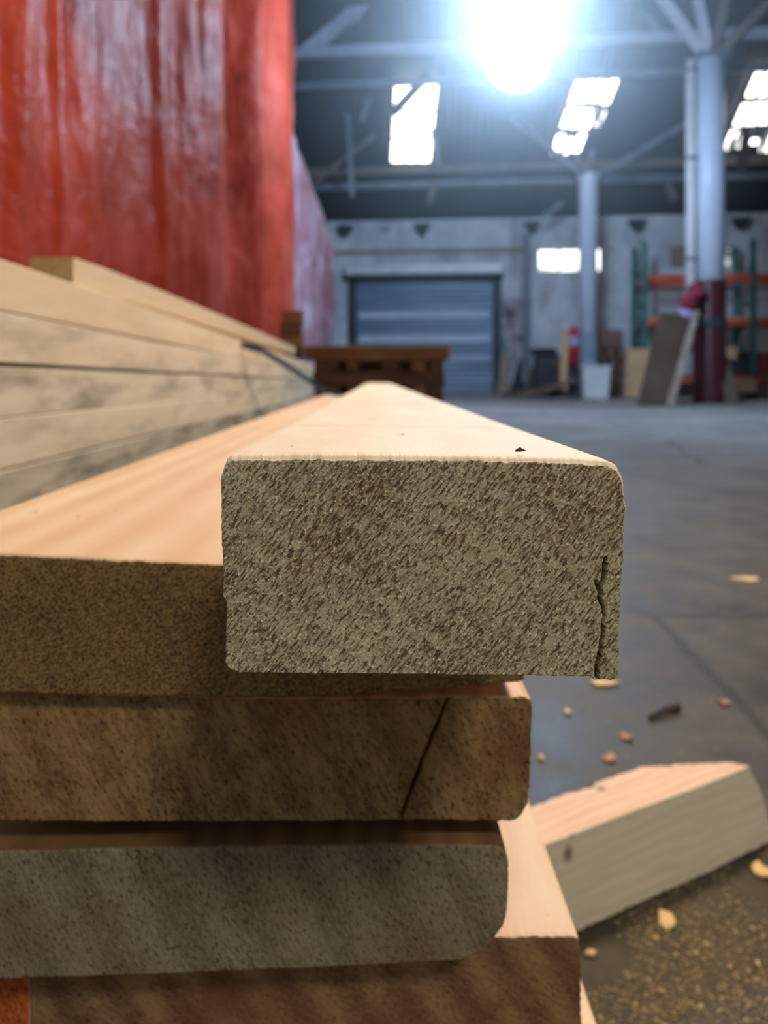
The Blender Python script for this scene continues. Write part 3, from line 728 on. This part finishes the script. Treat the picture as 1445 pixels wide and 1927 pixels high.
# ------------------------------------------------------------------ foreground boards
def interp(poly, n):
    """resample a polyline to n+1 points by arc length"""
    L = [0]
    for a, b in zip(poly[:-1], poly[1:]): L.append(L[-1]+math.hypot(b[0]-a[0], b[1]-a[1]))
    out = []; k = 0
    for i in range(n+1):
        t = L[-1]*i/n
        while k < len(L)-2 and L[k+1] < t: k += 1
        u = (t-L[k])/max(1e-9, L[k+1]-L[k]); a, b = poly[k], poly[k+1]
        out.append((a[0]+(b[0]-a[0])*u, a[1]+(b[1]-a[1])*u))
    return out
def segd(px, py, poly):
    best = 1e9
    for (ax, ay), (bx, by) in zip(poly[:-1], poly[1:]):
        dx, dy = bx-ax, by-ay; t = max(0, min(1, ((px-ax)*dx+(py-ay)*dy)/(dx*dx+dy*dy)))
        best = min(best, math.hypot(px-ax-dx*t, py-ay-dy*t))
    return best
def board(label, Yf, T, B, L, R, yend, vp, nx, nz, mats, ang=50, rough=.00022, cracks=(), rim=.0012, seed=0, ragged=.00012, group=None, name='timber_board', tears=()):
    s = Yf/F
    T = interp(T, nx); B = interp(B, nx); Lp = interp(L, nz); Rp = interp(R, nz)
    ox, oz = CX, HOR
    cxp = (T[0][0]+T[-1][0])/2; czp = (T[0][1]+B[0][1])/2
    org = Vector(((cxp-CX)*s, Yf, CZ+(HOR-czp)*s))
    grid = []; gsm = []; a = math.radians(ang); ca, sa = math.cos(a), math.sin(a)
    BL, BR, TL, TR = B[0], B[-1], T[0], T[-1]
    for j in range(nz+1):
        t = j/nz
        for i in range(nx+1):
            u = i/nx
            px = (1-t)*B[i][0]+t*T[i][0]+(1-u)*Lp[j][0]+u*Rp[j][0]-((1-u)*(1-t)*BL[0]+u*(1-t)*BR[0]+(1-u)*t*TL[0]+u*t*TR[0])
            py = (1-t)*B[i][1]+t*T[i][1]+(1-u)*Lp[j][1]+u*Rp[j][1]-((1-u)*(1-t)*BL[1]+u*(1-t)*BR[1]+(1-u)*t*TL[1]+u*t*TR[1])
            x = (px-cxp)*s; z = (czp-py)*s
            edge = i in (0, nx) or j in (0, nz); xs_, zs_ = x, z
            al = x*ca+z*sa; ac = -x*sa+z*ca
            f = mn.noise(Vector((al*420, ac*1500, seed)))*.6+mn.noise(Vector((al*1100, ac*2600, seed+3)))*.4+mn.noise(Vector((x*90, z*90, seed+7)))*.5
            d = -f*rough
            for (poly, wpx, dep) in cracks:
                dd = segd(px+3*mn.noise(Vector((px*.05, py*.05, 1))), py, poly)
                if dd < wpx: d += dep*(1-(dd/wpx)**2)
            if edge:
                q = ragged*(mn.noise(Vector((x*700, z*700, seed+5)))+.6*mn.noise(Vector((x*2200, z*2200, seed+1)))+1.4*mn.noise(Vector((x*120, z*120, seed+2))))
                x += q if i in (0, nx) else 0; z += q if j in (0, nz) else 0
                d += .0003
            grid.append(Vector((x, d, z))); gsm.append((xs_, zs_))
    m = MB(); n1 = nx+1
    m.add(grid, [(j*n1+i, j*n1+i+1, (j+1)*n1+i+1, (j+1)*n1+i) for j in range(nz) for i in range(nx)], 0)
    loop = [i for i in range(nx)]+[j*n1+nx for j in range(nz)]+[nz*n1+i for i in range(nx, 0, -1)]+[j*n1 for j in range(nz, 0, -1)]
    # thin the loop so that the long sides stay light
    full = loop; nl = len(full)
    cen = Vector((sum(grid[i].x for i in full)/nl, 0, sum(grid[i].z for i in full)/nl))
    hx = (max(g.x for g in grid)-min(g.x for g in grid))/2; hzz = (max(g.z for g in grid)-min(g.z for g in grid))/2
    dirv = ((vp[0]-CX)/F, (HOR-vp[1])/F)
    Ys = [.0006, .0016, .0035, .008, .018]; y = .018
    while y < yend-Yf-.03: y *= 1.22; y = min(y, yend-Yf); Ys.append(y)
    prev = list(range(nl)); vstart = len(m.v); prevbase = None
    verts = []; faces = []; mats_i = []
    base0 = full
    rings = []
    for ri, y in enumerate(Ys):
        gro = rim*(1-math.exp(-y/.0009)) if ri < len(Ys) else rim
        ring = []
        for i in full:
            g = grid[i]; kk = math.exp(-y/.003); sx_, sz_ = gsm[i]; g = Vector((g.x*kk+sx_*(1-kk), 0, g.z*kk+sz_*(1-kk)))
            rx = (g.x-cen.x)/hx; rz = (g.z-cen.z)/hzz
            ex = .22*gro*max(-1, min(1, rx**5)); ez = gro*(max(0, min(1, rz**3)) if rz > 0 else .0)
            wv = .0004*mn.noise(Vector((g.x*20, y*6, g.z*20+seed)))
            ring.append((g.x+ex+dirv[0]*y+wv, y, g.z+ez+dirv[1]*y+wv))
        rings.append(ring)
    off = len(m.v); allv = [p for r in rings for p in r]; m.v += allv
    for k in range(nl):
        k2 = (k+1) % nl
        m.f.append((full[k], off+k, off+k2, full[k2])); m.m.append(1)
    for r in range(len(rings)-1):
        for k in range(nl):
            k2 = (k+1) % nl
            m.f.append((off+r*nl+k, off+(r+1)*nl+k, off+(r+1)*nl+k2, off+r*nl+k2)); m.m.append(1)
    m.f.append(tuple(off+(len(rings)-1)*nl+k for k in range(nl))); m.m.append(1)
    o = m.build(name, mats, None, org, 0, smooth=True)
    return tag(o, label, 'board', group)

G1 = 'pale boards stacked in front of the camera'
e1 = endgrain('end grain, grey fibrous', (190, 180, 142), (144, 122, 92), (92, 60, 46), ang=52, rc=(.05,-.3), freq=1200, ringk=.08, across=1900, along=440, pits=(.37,.48), flake=1.0, seed=1, bump=.0005, bs=.7)
e2 = endgrain('end grain, golden fuzzy', (146, 118, 74), (106, 80, 48), (66, 44, 27), ang=35, rc=(-.1,-.3), freq=900, ringk=.05, across=1300, along=900, pits=(.36,.48), flake=.8, seed=2, bigk=.2)
e3 = endgrain('end grain, golden pitted', (156, 126, 82), (108, 80, 50), (50, 34, 22), ang=-60, rc=(-.02,.14), freq=330, ringk=.10, across=1000, along=430, pits=(.32,.41), flake=.4, stain=((112,76,50), .52, .72), seed=3.3, bump=.0004, bigk=.25)
e4 = endgrain('end grain, grey with growth rings', (142, 130, 102), (108, 94, 72), (60, 46, 36), ang=-62, rc=(-.02,.085), freq=260, ringk=.14, across=1500, along=420, pits=(.33,.43), flake=.45, stain=((122,96,70), .48, .74), seed=4.1, bump=.0004, bigk=.25)
e5 = endgrain('end grain, brown swirling', (140, 112, 76), (100, 72, 50), (60, 42, 32), ang=-30, rc=(.05,-.03), freq=330, ringk=.2, across=1300, along=500, pits=(.30,.40), flake=.35, stain=((104,68,44), .46, .70), seed=5.7, bump=.0004, bigk=.3)
s1 = pine('planed pine, cream', (242, 224, 196), (230, 200, 164), seed=0, sk=(70, 25), marks=((.1005,.0006,.7),(.313,.0012,.7),(.62,.002,.4),(1.1,.004,.5)), freq=500, hard=.35, rough=.65)
s2 = pine('planed pine, peach', (234, 204, 168), (212, 168, 130), cx=.02, cz=-.07, freq=420, wob=.10, seed=3, hard=.6, sk=(60, 12))
s3 = pine('sawn pine, tan', (226, 188, 142), (190, 146, 100), seed=6, hard=.6)
s4 = pine('shade browned board side', (140, 106, 70), (104, 76, 50), seed=13, hard=.5)  # browner than the other boards: the shade in the gap is in this colour
s5_ = pine('planed pine, tan rose', (232, 204, 168), (206, 160, 126), cx=.12, cz=-.09, seed=9, freq=380, hard=.4, wob=.09, sk=(70,20))

board('nearest board, short pale rectangular end jutting out on top of the stack', .161,
      T=[(427,872),(436,868),(460,866),(700,867),(900,869),(1080,873),(1140,878),(1160,886)],
      B=[(430,1258),(450,1266),(600,1268),(800,1269),(1000,1272),(1110,1273),(1120,1279),(1157,1278)],
      L=[(430,1258),(423,1247),(425,1200),(426,1140),(420,1120),(419,1060),(416,960),(415,905),(427,872)],
      R=[(1157,1278),(1163,1268),(1165,1180),(1169,1100),(1173,1020),(1174,960),(1171,912),(1160,886)],
      yend=2.62, vp=(707,712), nx=460, nz=250, mats=[e1, s1], ang=52, rough=.00030, ragged=.00022, rim=.0013,
      cracks=(([(1138,1052),(1137,1085),(1128,1120),(1136,1160),(1130,1215),(1122,1262),(1122,1276)], 4.2, .005), ([(1122,1095),(1130,1118)], 5, .002), ([(715,1140),(712,1156)], 3, .001)), seed=1, group=G1)
board('wide board directly under the jutting end, golden rough end grain', .261,
      T=[(-205,1040),(-190,1036),(0,1046),(200,1056),(415,1064),(975,1066),(985,1072)],
      B=[(-205,1290),(-190,1298),(0,1303),(250,1309),(450,1312),(600,1309),(800,1298),(975,1284),(985,1280)],
      L=[(-205,1290),(-207,1170),(-205,1040)], R=[(985,1280),(988,1180),(985,1072)],
      yend=2.72, vp=(697,712), nx=460, nz=110, mats=[e2, s2], ang=40, rough=.0004, ragged=.0003, seed=2, group=G1, rim=.0009)
board('wide board with a long black crack across its end', .2685,
      T=[(-32,1306),(-20,1303),(300,1311),(500,1317),(800,1314),(985,1312),(998,1318)],
      B=[(-32,1540),(-20,1545),(300,1546),(500,1545),(800,1543),(968,1545),(980,1534)],
      L=[(-32,1540),(-34,1420),(-32,1306)], R=[(980,1534),(993,1512),(996,1470),(999,1400),(1000,1335),(998,1318)],
      yend=2.66, vp=(703,712), nx=430, nz=110, mats=[e3, s3], ang=60, rough=.00022, ragged=.0003,
      cracks=(([(848,1306),(836,1330),(830,1348),(812,1388),(795,1430),(778,1476),(765,1510),(752,1548)], 3.6, .012),), seed=3, group=G1, rim=.0005)
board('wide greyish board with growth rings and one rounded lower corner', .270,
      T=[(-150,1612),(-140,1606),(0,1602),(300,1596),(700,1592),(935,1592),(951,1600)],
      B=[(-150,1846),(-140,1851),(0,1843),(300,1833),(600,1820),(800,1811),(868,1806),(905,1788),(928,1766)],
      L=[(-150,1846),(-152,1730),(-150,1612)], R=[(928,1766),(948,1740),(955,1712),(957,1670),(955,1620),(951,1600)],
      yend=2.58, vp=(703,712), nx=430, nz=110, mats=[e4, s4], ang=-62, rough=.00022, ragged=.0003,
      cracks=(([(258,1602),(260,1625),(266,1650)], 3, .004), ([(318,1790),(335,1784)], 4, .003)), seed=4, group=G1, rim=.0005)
board('wide brown board under the greyish one, reaching farther right', .292,
      T=[(58,1769),(68,1765),(500,1766),(900,1765),(1075,1764),(1087,1768)],
      B=[(58,1992),(68,1997),(500,1998),(1075,1998),(1088,1992)],
      L=[(58,1992),(57,1880),(58,1769)], R=[(1088,1992),(1094,1930),(1092,1860),(1091,1800),(1087,1768)],
      yend=2.75, vp=(702,712), nx=400, nz=90, mats=[e5, s5_], ang=30, rough=.00022, ragged=.0003, seed=5, group=G1, rim=.0005)
eo = endgrain('orange painted end grain', (200, 104, 54), (150, 72, 36), (80, 40, 24), ang=-50, seed=8, flake=.2, ringk=.1)
board('board with an orange painted end at the lower left corner', .292,
      T=[(-400,1769),(-390,1765),(44,1765),(52,1769)], B=[(-400,1992),(-390,1997),(44,1997),(52,1992)],
      L=[(-400,1992),(-402,1880),(-400,1769)], R=[(52,1992),(53,1880),(52,1769)],
      yend=2.7, vp=(702,712), nx=120, nz=60, mats=[eo, s3], ang=50, seed=8, group=G1)
zt6 = .2634
board('lowest visible board, its bright top edge peeping out at the right', .25,
      T=[(85,700+zt6*5800+4),(92,700+zt6*5800),(1215,700+zt6*5800),(1222,700+zt6*5800+4)], B=[(85,2474),(92,2478),(1215,2478),(1222,2474)],
      L=[(85,2474),(84,2340),(85,700+zt6*5800+4)], R=[(1222,2474),(1223,2340),(1222,700+zt6*5800+4)],
      yend=2.7, vp=(703,712), nx=120, nz=40, mats=[e5, s5_], ang=50, seed=9, group=G1)
zb6 = CZ-(2478-700)/5800-.0012
for y, lab in ((.36, 'thin spacer lath in the dark gap above the greyish board, near end'), (2.3, 'thin spacer lath in the dark gap above the greyish board, far end')):
    zl = CZ-.1567-.0083*(y-.2685)
    tag(MB().box((-.11, y, zl-.0075), (.030, y+.03, zl-.0006)).build('spacer_lath', M['bearer']), lab, 'lath')
for k, (y, lab) in enumerate(((.32, 'square timber bearer under the near end of the board stack'), (2.2, 'square timber bearer under the far end of the board stack'))):
    top = zb6-.0084*(y+.1-.25)-.0015
    tag(MB().box((-.30, y, 0), (.075, y+.09, top)).build('timber_bearer', M['bearer'], bevel=.003), lab, 'bearer')

# left stack: long boards seen from the side
def lz(Y): return -.0138*(Y-.65)
def lx(Y): return -.325-.0221*(Y-.65)
def long_board(label, ztop, h, xoff, wdt, Y0, Y1, mats, name='timber_board', group='long boards in the left stack', seed=0, rr=.0012, cup=0, arch=0):
    m = MB(); ny = 40; prof = []
    for (cx_, cz_, a0) in ((0-rr, -rr, 0), (-wdt+rr, -rr, 90), (-wdt+rr, -h+rr, 180), (-rr, -h+rr, 270)):
        for k in range(4):
            a = math.radians(a0+90-0*90+ -90 + k*30); prof.append((cx_+rr*math.cos(a), cz_+rr*math.sin(a)))
    npf = len(prof); org = Vector((lx(Y0)+xoff, Y0, CZ+ztop+lz(Y0)))
    for i in range(ny+1):
        Y = Y0+(Y1-Y0)*i/ny
        for (x, z) in prof:
            wv = .0012*mn.noise(Vector((seed*3.1, Y*1.3, 0)))
            m.v.append((x+lx(Y)+xoff-org.x+wv*1.5, Y-Y0, z+CZ+ztop+lz(Y)-org.z+arch*(i/ny)**.6))
    for i in range(ny):
        for k in range(npf):
            k2 = (k+1) % npf; m.f.append((i*npf+k, i*npf+k2, (i+1)*npf+k2, (i+1)*npf+k)); m.m.append(0)
    m.f.append(tuple(range(npf))); m.m.append(len(mats)-1); m.f.append(tuple(ny*npf+k for k in range(npf))[::-1]); m.m.append(len(mats)-1)
    return tag(m.build(name, mats, None, org), label, 'board', group)
el = endgrain('end grain, sandy', (186, 156, 112), (150, 122, 84), (100, 74, 50), seed=11)
lmats = [pine('weathered pine side %d' % k, c1, c2, seed=20+k*3, grey=g, freq=160, hard=.3, specks=False, rough=.7, wob=.12, sk=(50, 7))
         for k, (c1, c2, g) in enumerate((((242,222,190),(226,196,158),.15), ((238,222,194),(222,200,168),.4), ((234,220,194),(214,196,168),.65), ((240,226,200),(222,202,172),.35), ((220,206,182),(170,158,136),.9)))]
ll = ['top board of the long left stack, pale and clean edged', 'second board down in the left stack, above the dark gap', 'third board down in the left stack, just below the dark gap', 'fourth board down in the left stack, plain sandy edge', 'fifth board down in the left stack, grey stained edge']
tops = [.096, .0515, .0045, -.0395, -.0845]
for k in range(5):
    long_board(ll[k], tops[k], .0435 if k != 1 else .0435, (0, .0, -.001, .0, .001)[k], .19, .36+.02*(k % 2), 4.42+(.12,-.05,.05,.0,.09)[k], [lmats[k], el], seed=k)
tbot = -.0845-.0435
for k, (y, lab) in enumerate(((.55, 'bearer under the near end of the left stack'), (2.3, 'bearer under the middle of the left stack'), (4.1, 'bearer under the far end of the left stack'))):
    tag(MB().box((lx(y)-.20, y, 0), (lx(y)-.01, y+.09, CZ+tbot+lz(y+.09)-.002)).build('timber_bearer', M['bearer'], bevel=.003), lab, 'bearer')
long_board('narrow loose batten lying on top of the left stack', .096+.0325, .032, -.012, .047, .846, 3.47, [pine('batten pine', (230,208,176),(214,184,146), seed=44, freq=200, hard=.2, specks=False), el], name='timber_batten', group=None, seed=9, arch=.022)
tag(MB().box((lx(3.3)-.055, 3.28, CZ+.0965+lz(3.28)), (lx(3.3)-.022, 3.33, CZ+.0965+lz(3.3)+.020)).build('spacer_block', M['bearer']), 'small spacer block propping the far end of the loose batten', 'block')

# blue strap from the left stack across to the front boards
m = MB(); pts = []
ctrl = [P(476, 648, 1.90), P(484, 657, 1.96), P(500, 664, 2.05), P(540, 688, 2.25), P(580, 715, 2.45), P(610, 735, 2.55), P(650, 745, 2.62)]
ctrl[0].x -= .03
def cr(p0,p1,p2,p3,t): return .5*((2*p1)+(-p0+p2)*t+(2*p0-5*p1+4*p2-p3)*t*t+(-p0+3*p1-3*p2+p3)*t**3)
for i in range(len(ctrl)-1):
    p0, p1, p2, p3 = ctrl[max(i-1,0)], ctrl[i], ctrl[i+1], ctrl[min(i+2,len(ctrl)-1)]
    for k in range(6): pts.append(cr(p0,p1,p2,p3,k/6))
pts.append(ctrl[-1])
for i in range(len(pts)):
    pass
for a, b in zip(pts[:-1], pts[1:]): m.bar(a, b+(b-a)*.05, .003, .016)
tag(m.build('packing_strap', M['strap']), 'slack blue packing strap hanging off the left stack', 'strap')

cz_ = CZ-(868-700)/F*.161+.0013
m = MB(); m.tube([((978-CX)/F*.1655-.0010, .1655, cz_+.0004), ((978-CX)/F*.1655, .1657, cz_+.0007), ((978-CX)/F*.1655+.0013, .1662, cz_+.0004)], [.0002,.0005,.0001], 7)
tag(m.build('bark_crumb', simple('dark crumb', (60,34,28), (84,50,38), 900, .8)), 'tiny dark crumb on the top edge of the nearest board', 'crumb')

# ------------------------------------------------------------------ offcut lying on the floor at the right
def fp(px, py, zr=-CZ):
    Y = -zr*F/(py-HOR); return Vector(((px-CX)/F*Y, Y, CZ+zr))
oh = .090
fr_top = [fp(952,1617,-CZ+oh), fp(1010,1595,-CZ+oh), fp(1100,1560,-CZ+oh), fp(1210,1518,-CZ+oh), fp(1320,1478,-CZ+oh), fp(1408,1442,-CZ+oh)]
bk_top = [fp(940,1545,-CZ+oh), fp(1000,1517,-CZ+oh), fp(1065,1492,-CZ+oh), fp(1108,1482,-CZ+oh), fp(1130,1468,-CZ+oh), fp(1205,1443,-CZ+oh), fp(1300,1437,-CZ+oh), fp(1372,1434,-CZ+oh), fp(1408,1441,-CZ+oh)]
def resv(poly, n):
    L = [0]
    for a, b in zip(poly[:-1], poly[1:]): L.append(L[-1]+(b-a).length)
    out = []; k = 0
    for i in range(n+1):
        t = L[-1]*i/n
        while k < len(L)-2 and L[k+1] < t: k += 1
        out.append(poly[k].lerp(poly[k+1], (t-L[k])/max(1e-9, L[k+1]-L[k])))
    return out
n = 120; A = resv(fr_top, n); Bk = resv(bk_top, n)
dirn = (A[-1]-A[0]).normalized(); side = Vector((-dirn.y, dirn.x, 0))
m = MB(); org = A[0].copy(); org.z = 0
rows = []
for i in range(n+1):
    t = i/n
    a = A[i]; b = Bk[i]+side*.0012*mn.noise(Vector((t*30, 1, 1)))*3
    rag = .003*abs(mn.noise(Vector((t*26, 2, 4))))+.0015*abs(mn.noise(Vector((t*90, 5, 4))))+.0008
    if t > .93: a = a; 
    lowext = dirn*(.042*smooth(.75, 1, t))
    fb0 = Vector((a.x, a.y, rag))+lowext; bb0 = Vector((b.x, b.y, rag))+lowext+side*.010
    mid = a+Vector((0,0,-oh*.35))+dirn*(.02*smooth(.85, 1, t)); midb = b+Vector((0,0,-oh*.35))+dirn*(.02*smooth(.85, 1, t))+side*.006
    rows.append([a-Vector((0,0,.0008)), a+side*.0008, b-side*.001, b-Vector((0,0,.001)), midb, bb0, fb0, mid])
for r in rows: m.v += [tuple(p-org) for p in r]
for i in range(n):
    for k in range(8):
        k2 = (k+1) % 8; m.f.append((i*8+k, (i+1)*8+k, (i+1)*8+k2, i*8+k2)); m.m.append(1 if k in (1,) else 0)
m.f.append(tuple(range(8))); m.m.append(0); m.f.append(tuple(n*8+k for k in range(8))); m.m.append(0)
def offm(name, c1, c2, knots, seed):
    nn = NT(name); ang = math.atan2(dirn.y, dirn.x)
    v = nn.map(nn.obj, rot=(0, 0, -ang)); v = nn.map(v, loc=(seed, 0, 0))
    x, y, z = nn.sep(v)
    w_ = nn.noise(nn.map(v, (7, 30, 18)), 1, 3, .5)
    g = nn.math('MULTIPLY_ADD', nn.math('SINE', nn.math('ADD', nn.math('MULTIPLY', nn.math('ADD', z, y), 520), nn.math('MULTIPLY', w_, 16))), .5, .5)
    st = nn.noise(nn.map(v, (14, 300, 300)), 1, 4, .6)
    f = nn.math('ADD', nn.math('MULTIPLY', g, .16), nn.math('MULTIPLY', st, .84))
    col = nn.ramp(f, [(.25, lin(c1)), (.75, lin(c2))])
    for (kx, ky, kz, r) in knots:
        d = nn.t.nodes.new('ShaderNodeVectorMath'); d.operation = 'DISTANCE'; nn.put(d.inputs[0], nn.map(nn.obj, (1,1,.75))); d.inputs[1].default_value = (kx, ky, kz*.75)
        dd = nn.math('ADD', d.outputs['Value'], nn.math('MULTIPLY', nn.math('SUBTRACT', w_, .5), r*.8))
        col = nn.mix(nn.ramp(nn.math('DIVIDE', dd, r*4), [(.10, .85), (.36, 0.)]), col, lin((104, 74, 46)))
    nn.set(Base_Color=col, Roughness=.7); nn.bump(f, .3, .0006); return nn.m
kp = fp(1068, 1572, -CZ+oh)-org; kp.z = .0735; kp2 = fp(1080,1572,-CZ+oh)-org
m1 = offm('offcut sawn side', (242, 228, 198), (224, 206, 172), ((kp.x, kp.y, kp.z, .0055), (kp2.x, kp2.y, oh, .003)), 0)
kt = fp(1130, 1484, -CZ+oh)-org
m2 = offm('offcut rosy top', (238, 204, 170), (216, 160, 124), ((kt.x, kt.y, oh, .005),), 2)
tag(m.build('timber_offcut', [m1, m2], None, org), 'chunky pale timber offcut with a knot lying on the concrete', 'offcut')

# ------------------------------------------------------------------ wood chips, twig, sawdust on the floor
chipm = simple('fresh wood chip', (226, 188, 128), (238, 204, 150), 60, .8)
pinkm = simple('pink wood chip', (176, 126, 104), (196, 150, 126), 60, .8)
darkm = simple('dark bark', (50, 42, 38), (74, 62, 54), 40, .9)
def chip(px, py, wpx, hpx, mat, label, name='wood_chip', cat='chip', seed=0, thick=.002):
    c = fp(px, py); s = c.y/F
    wd = wpx*s; hd = hpx*s/((CZ/c.y)/math.hypot(1, CZ/c.y))*.9
    rnd = random.Random(seed); k = 9; vs = []
    for i in range(k):
        a = 2*math.pi*i/k; r = rnd.uniform(.65, 1.1); vs.append((math.cos(a)*wd/2*r, math.sin(a)*hd/2*r, .0006+rnd.uniform(0,.004)*thick/.002))
    vs += [(x*.95, y*.95, z+thick) for (x, y, z) in vs]
    m = MB(); m.add(vs, [tuple(range(k))[::-1], tuple(range(k, 2*k))]+[(i, (i+1) % k, k+(i+1) % k, k+i) for i in range(k)])
    return tag(m.build(name, mat, None, (c.x, c.y, 0)), label, cat)
chip(1255, 1737, 40, 34, chipm, 'angular yellow wood chip below the offcut', seed=1)
chip(1434, 1644, 42, 30, chipm, 'bright wood chip at the right picture edge by the offcut', seed=2)
chip(1112, 1800, 26, 7, chipm, 'thin sliver of wood near the lowest board edge', seed=3)
chip(1178, 1391, 24, 14, pinkm, 'pink wood chip beyond the offcut', seed=4)
chip(1147, 1431, 26, 14, pinkm, 'pale wood chip between pink chip and offcut', seed=5)
chip(1135, 1289, 62, 12, chipm, 'long pale splinter just below the jutting board corner', seed=6)
chip(1067, 1343, 16, 12, chipm, 'small cream wood chip right of the cracked board', seed=7)
chip(1018, 1430, 12, 10, chipm, 'tiny grey chip close beside the cracked board', seed=8)
chip(1425, 1820, 10, 10, chipm, 'tiny chip alone on the dark concrete at lower right', seed=9)
chip(1362, 1325, 26, 8, pinkm, 'faint flat chip far right beyond the dark twig', seed=10)
chip(1400, 1090, 60, 8, chipm, 'long pale splinter far out on the floor at right', seed=11, thick=.001)
a = fp(1222, 1356); b = fp(1250, 1344); c = fp(1277, 1338)
m = MB(); m.tube([a+Vector((0,0,.004)), b+Vector((0,0,.007)), c+Vector((0,0,.006))], [.0035,.0045,.006], 8); tag(m.build('twig', darkm), 'dark twig lying on the floor beyond the offcut', 'twig')
m = MB(); rnd = random.Random(5)
for i in range(14000):
    X = rnd.gauss(.25, .12); Y = rnd.gauss(.60, .11)
    if i > 11500: X = rnd.uniform(.06, 1.2); Y = rnd.uniform(.45, 2.4)
    if X < .1: continue
    if i <= 11500 and mn.noise(Vector((X*9, Y*9, 2))) < -.12: continue
    # keep the offcut's footprint clear
    r = Vector((X, Y, 0))-org; al = r.dot(dirn); ac = r.dot(side)
    if -.02 < al < .33 and -.002 < ac < .06: continue
    L_ = rnd.uniform(.0004, .0014)*(1.9 if i % 17 == 0 else 1); W_ = L_*rnd.uniform(.25, .7); a = rnd.uniform(0, 6.28); ca_, sa_ = math.cos(a), math.sin(a); zz = .0004+rnd.random()*.001; tl = rnd.uniform(-.4, .4)
    q = [(-L_,-W_),(L_,-W_),(L_*.8,W_),(-L_*.9,W_)]
    vs = [(X+x*ca_-y*sa_, Y+x*sa_+y*ca_, zz+max(0, x*tl)) for x, y in q]; vs.append((X, Y, zz+.0007))
    m.add(vs, [(0,1,4),(1,2,4),(2,3,4),(3,0,4)])
tag(m.build('sawdust', simple('sawdust flakes', (140, 118, 80), (206, 178, 130), 300, .9)), 'scattered sawdust and shavings on the concrete', 'sawdust', kind='stuff')

# ------------------------------------------------------------------ bloom scatter added round the lamp, imitating lens glow
HR = 3.4
hz = bpy.data.materials.new('bloom scatter'); hz.use_nodes = True; t = hz.node_tree; t.nodes.clear()
o_ = t.nodes.new('ShaderNodeOutputMaterial'); vsn = t.nodes.new('ShaderNodeVolumeScatter'); vsn.inputs['Color'].default_value = (.85,.93,1,1)
tc_ = t.nodes.new('ShaderNodeTexCoord'); ln = t.nodes.new('ShaderNodeVectorMath'); ln.operation = 'LENGTH'; t.links.new(tc_.outputs['Object'], ln.inputs[0])
mr = t.nodes.new('ShaderNodeMapRange'); mr.inputs['From Min'].default_value = 0; mr.inputs['From Max'].default_value = HR; mr.inputs['To Min'].default_value = 1; mr.inputs['To Max'].default_value = 0
t.links.new(ln.outputs['Value'], mr.inputs[0])
pw = t.nodes.new('ShaderNodeMath'); pw.operation = 'POWER'; pw.inputs[1].default_value = 1.6; t.links.new(mr.outputs[0], pw.inputs[0])
ml = t.nodes.new('ShaderNodeMath'); ml.operation = 'MULTIPLY'; ml.inputs[1].default_value = .095; t.links.new(pw.outputs[0], ml.inputs[0])
t.links.new(ml.outputs[0], vsn.inputs['Density']); t.links.new(vsn.outputs[0], o_.inputs['Volume'])
bm = bmesh.new(); bmesh.ops.create_icosphere(bm, subdivisions=3, radius=HR); me = bpy.data.meshes.new('bloom_haze'); bm.to_mesh(me); bm.free(); me.materials.append(hz)
ho = bpy.data.objects.new('bloom_haze', me); COL.objects.link(ho); ho.location = lamp.location; tag(ho, 'added bloom scatter glowing around the high bay lamp', 'bloom_haze', kind='stuff')
